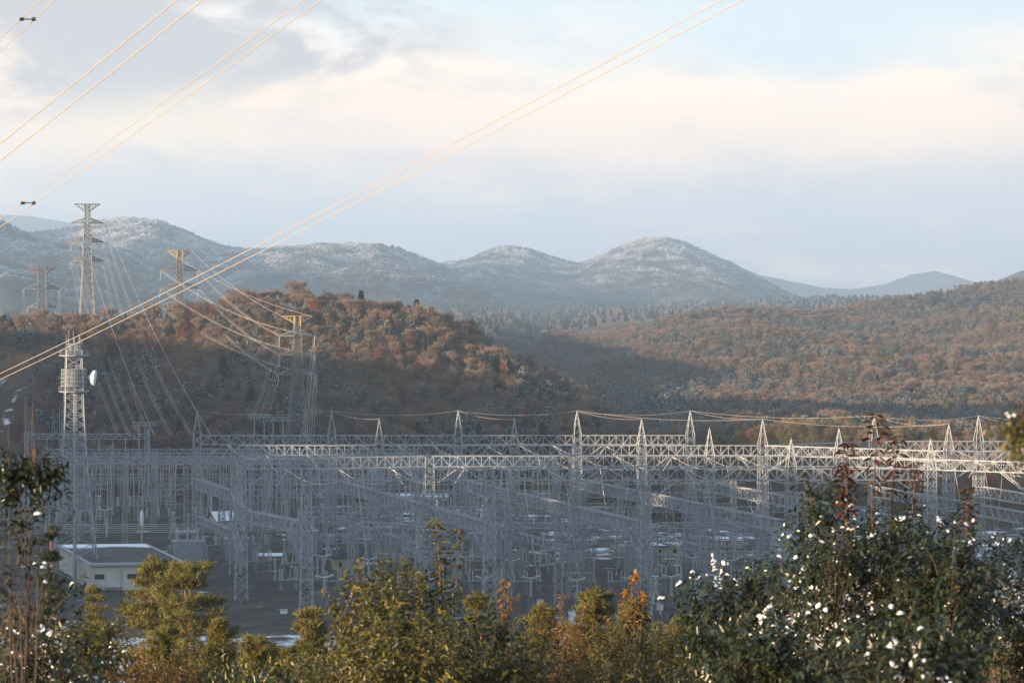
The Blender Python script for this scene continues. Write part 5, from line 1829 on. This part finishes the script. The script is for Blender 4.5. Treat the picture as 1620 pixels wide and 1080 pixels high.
pine('red_pine', 'left of two flat topped sunlit pines in front of the control building', 238, 886, 178, 52, 3, M['needle'], 7, .5, nl=.42, tuft=16, lean=-.03, sub=10)
pine('red_pine', 'right of two flat topped sunlit pines in front of the control building', 292, 897, 172, 72, 4, M['needle'], 8, .46, nl=.42, tuft=16, lean=.06, sub=11)
pine('red_pine', 'small sunlit pine by the wall of the control building', 150, 928, 190, 26, 5, M['needle'], 6, .5, nl=.28, tuft=20, sub=7)
pine('red_pine', 'small dark pine rising left of the control building', 86, 836, 150, 22, 6, M['needle_dark'], 6, .55, nl=.26, tuft=18, sub=6)
pine('red_pine', 'dark pine low beside the left corner of the control building', 78, 902, 140, 30, 7, M['needle_dark'], 6, .5, nl=.26, tuft=20, sub=7)
pine('red_pine', 'flat topped pine among the brush right of the middle', 942, 936, 130, 42, 8, M['needle'], 7, .5, nl=.32, tuft=16, sub=10)
pine('red_pine', 'lower layered pine right of the flat topped one', 1000, 955, 126, 40, 9, M['needle'], 7, .45, nl=.32, tuft=16, sub=10)
pine('red_pine', 'dense dark green pine left of the snowy thicket', 1078, 985, 112, 40, 10, M['needle'], 8, .4, nl=.30, tuft=16, sub=9)
pine('red_pine', 'rounded pine standing before the snowy field at left of the middle', 490, 972, 120, 38, 11, M['needle'], 8, .45, nl=.30, tuft=16, sub=9)
pine('red_pine', 'dark pine behind the leafy saplings', 760, 940, 118, 44, 12, M['needle'], 7, .45, nl=.22, tuft=22, sub=9)
pine('red_pine', 'sunlit low pine behind the yellow brown shoots', 855, 958, 122, 36, 15, M['needle'], 7, .45, nl=.22, tuft=22, sub=9)
pine('pine_sapling', 'bright yellow green pine sapling below the sunlit pines', 345, 985, 72, 52, 21, M['needle'], 9, .45, nl=.15, tuft=26, sub=6, upw=.55, taper=.85, cat='sapling')
pine('pine_sapling', 'yellow green pine sapling left of the bright one', 262, 1000, 70, 46, 22, M['needle'], 9, .45, nl=.15, tuft=26, sub=6, upw=.55, cat='sapling')
pine('pine_sapling', 'yellow green pine sapling by the edge of the snowy field', 405, 1020, 66, 42, 23, M['needle'], 8, .5, nl=.15, tuft=24, sub=6, upw=.5, cat='sapling')
pine('pine_sapling', 'pine sapling at the bottom left beside the russet brush', 150, 1005, 60, 46, 24, M['needle'], 8, .5, nl=.14, tuft=24, sub=6, upw=.5, cat='sapling')
pine('pine_sapling', 'short pine sapling under the rounded pine', 455, 1035, 62, 40, 25, M['needle'], 8, .5, nl=.14, tuft=24, sub=6, upw=.5, cat='sapling')
pine('pine_sapling', 'pine sapling in the gap before the russet brush', 560, 1030, 60, 44, 26, M['needle'], 8, .5, nl=.14, tuft=24, sub=6, upw=.5, cat='sapling')


def slope_trees():
    r = random.Random(9)
    spec = [(20, 970, 240), (110, 990, 260), (60, 1000, 200), (185, 985, 250), (330, 1030, 300), (180, 1030, 140), (300, 1045, 150), (610, 1000, 230), (560, 1005, 260), (650, 985, 280), (700, 990, 240), (790, 985, 200),
            (830, 975, 260), (890, 985, 220), (960, 1000, 180), (1040, 985, 240), (1110, 1030, 260), (1130, 1040, 160), (1180, 1000, 300), (1300, 960, 300), (1400, 940, 260), (1500, 930, 280), (1590, 930, 240), (1020, 1020, 150), (720, 1020, 160), (880, 1030, 150), (260, 1035, 230), (120, 1030, 170)]
    for i, (X, Y, d) in enumerate(spec):
        x = (X - 810) * d / F; z = float(H(x, d)); top = CZ - (Y - 460) * d / F
        key = ('pine_tree', 'evergreen_tree', 'pine_tree')[i % 3]
        base_h = 8.0 if key == 'pine_tree' else 7.0
        place_tree(key, x, d, max(.35, (top - z) / base_h), {'pine_tree': 'olive pine in the brush on the slope below the viewer', 'evergreen_tree': 'dark evergreen in the brush on the slope below the viewer'}[key], key.replace('_', ' ') + 's on the near slope', rng=r)


slope_trees()


def undergrowth():
    rng = np.random.default_rng(44)
    srcs = []
    for i, (lm, rt) in enumerate((('leaf_green', .4), ('leaf_dark', .45), ('leaf_brown', .3), ('leaf_green', .3))):
        n = 800
        off = unit(rng.normal(size=(n, 3))) * rng.random((n, 1)) ** .4
        P = off * np.array([.9, .9, .75]) + np.array([0, 0, .7])
        D = unit(off + rng.normal(size=(n, 3)) * .6 + np.array([0, 0, .5]))
        V, q = leaves(P, D, np.tile([0, 0, 1.0], (n, 1)) + rng.normal(size=(n, 3)) * .3, .11, .11 * rt)
        srcs.append(bpy.data.objects.new('brush_source', mesh_np('brush', V, [q], M[lm])))
    n = 5200
    d = 58 + (rng.random(n) ** 1.2) * 430
    x = (rng.random(n) * 2 - 1) * (.2025 * d + 4)
    X = x / d * F + 810
    ok = ~((X > 385) & (X < 490) & (d > 130))
    P = np.stack([x, d, H(x, d) - .1], 1)[ok]
    scatter('undergrowth', P, (rng.uniform(.8, 1.5, n) * (1 + d / 300))[ok], srcs, 9)
    # dry grass
    n = 420
    az = rng.random(n) * 6.28; rr = rng.random(n) ** .5 * .5
    P = np.stack([np.cos(az) * rr, np.sin(az) * rr, np.zeros(n)], 1); D = unit(np.array([0, 0, 1.0]) + rng.normal(size=(n, 3)) * .28)
    V, q = blades(P, D, rng.uniform(.5, 1.5, n), np.full(n, .012), rng)
    g = bpy.data.objects.new('grass_source', mesh_np('grass', V, [q], M['straw']))
    n = 420
    d = rng.uniform(38, 70, n); X = 1490 + rng.random(n) * 200
    x = (X - 810) * d / F
    scatter('dry_grass', np.stack([x, d, H(x, d) - .05], 1), rng.uniform(.9, 1.7, n), [g], 12)


undergrowth()


# ------------------------------------------------------------------ haze
def haze():
    m = bpy.data.materials.new('haze_air'); m.use_nodes = True
    nt = m.node_tree
    nt.nodes.remove(nt.nodes['Principled BSDF'])
    v = nt.nodes.new("ShaderNodeVolumePrincipled")
    v.inputs['Density'].default_value = 0.8e-4
    v.inputs['Color'].default_value = (.55, .765, 1.0, 1)
    v.inputs['Anisotropy'].default_value = 0.1
    nt.links.new(v.outputs[0], nt.nodes['Material Output'].inputs['Volume'])
    b = MB()
    x0, x1, y0, y1, z0, z1 = -4750, 6000, -650, 24000, -120, 860
    b.box(((x0 + x1) / 2, (y0 + y1) / 2, (z0 + z1) / 2), (x1 - x0, y1 - y0, z1 - z0))
    tag(b.build('haze', m), kind='stuff')


haze()
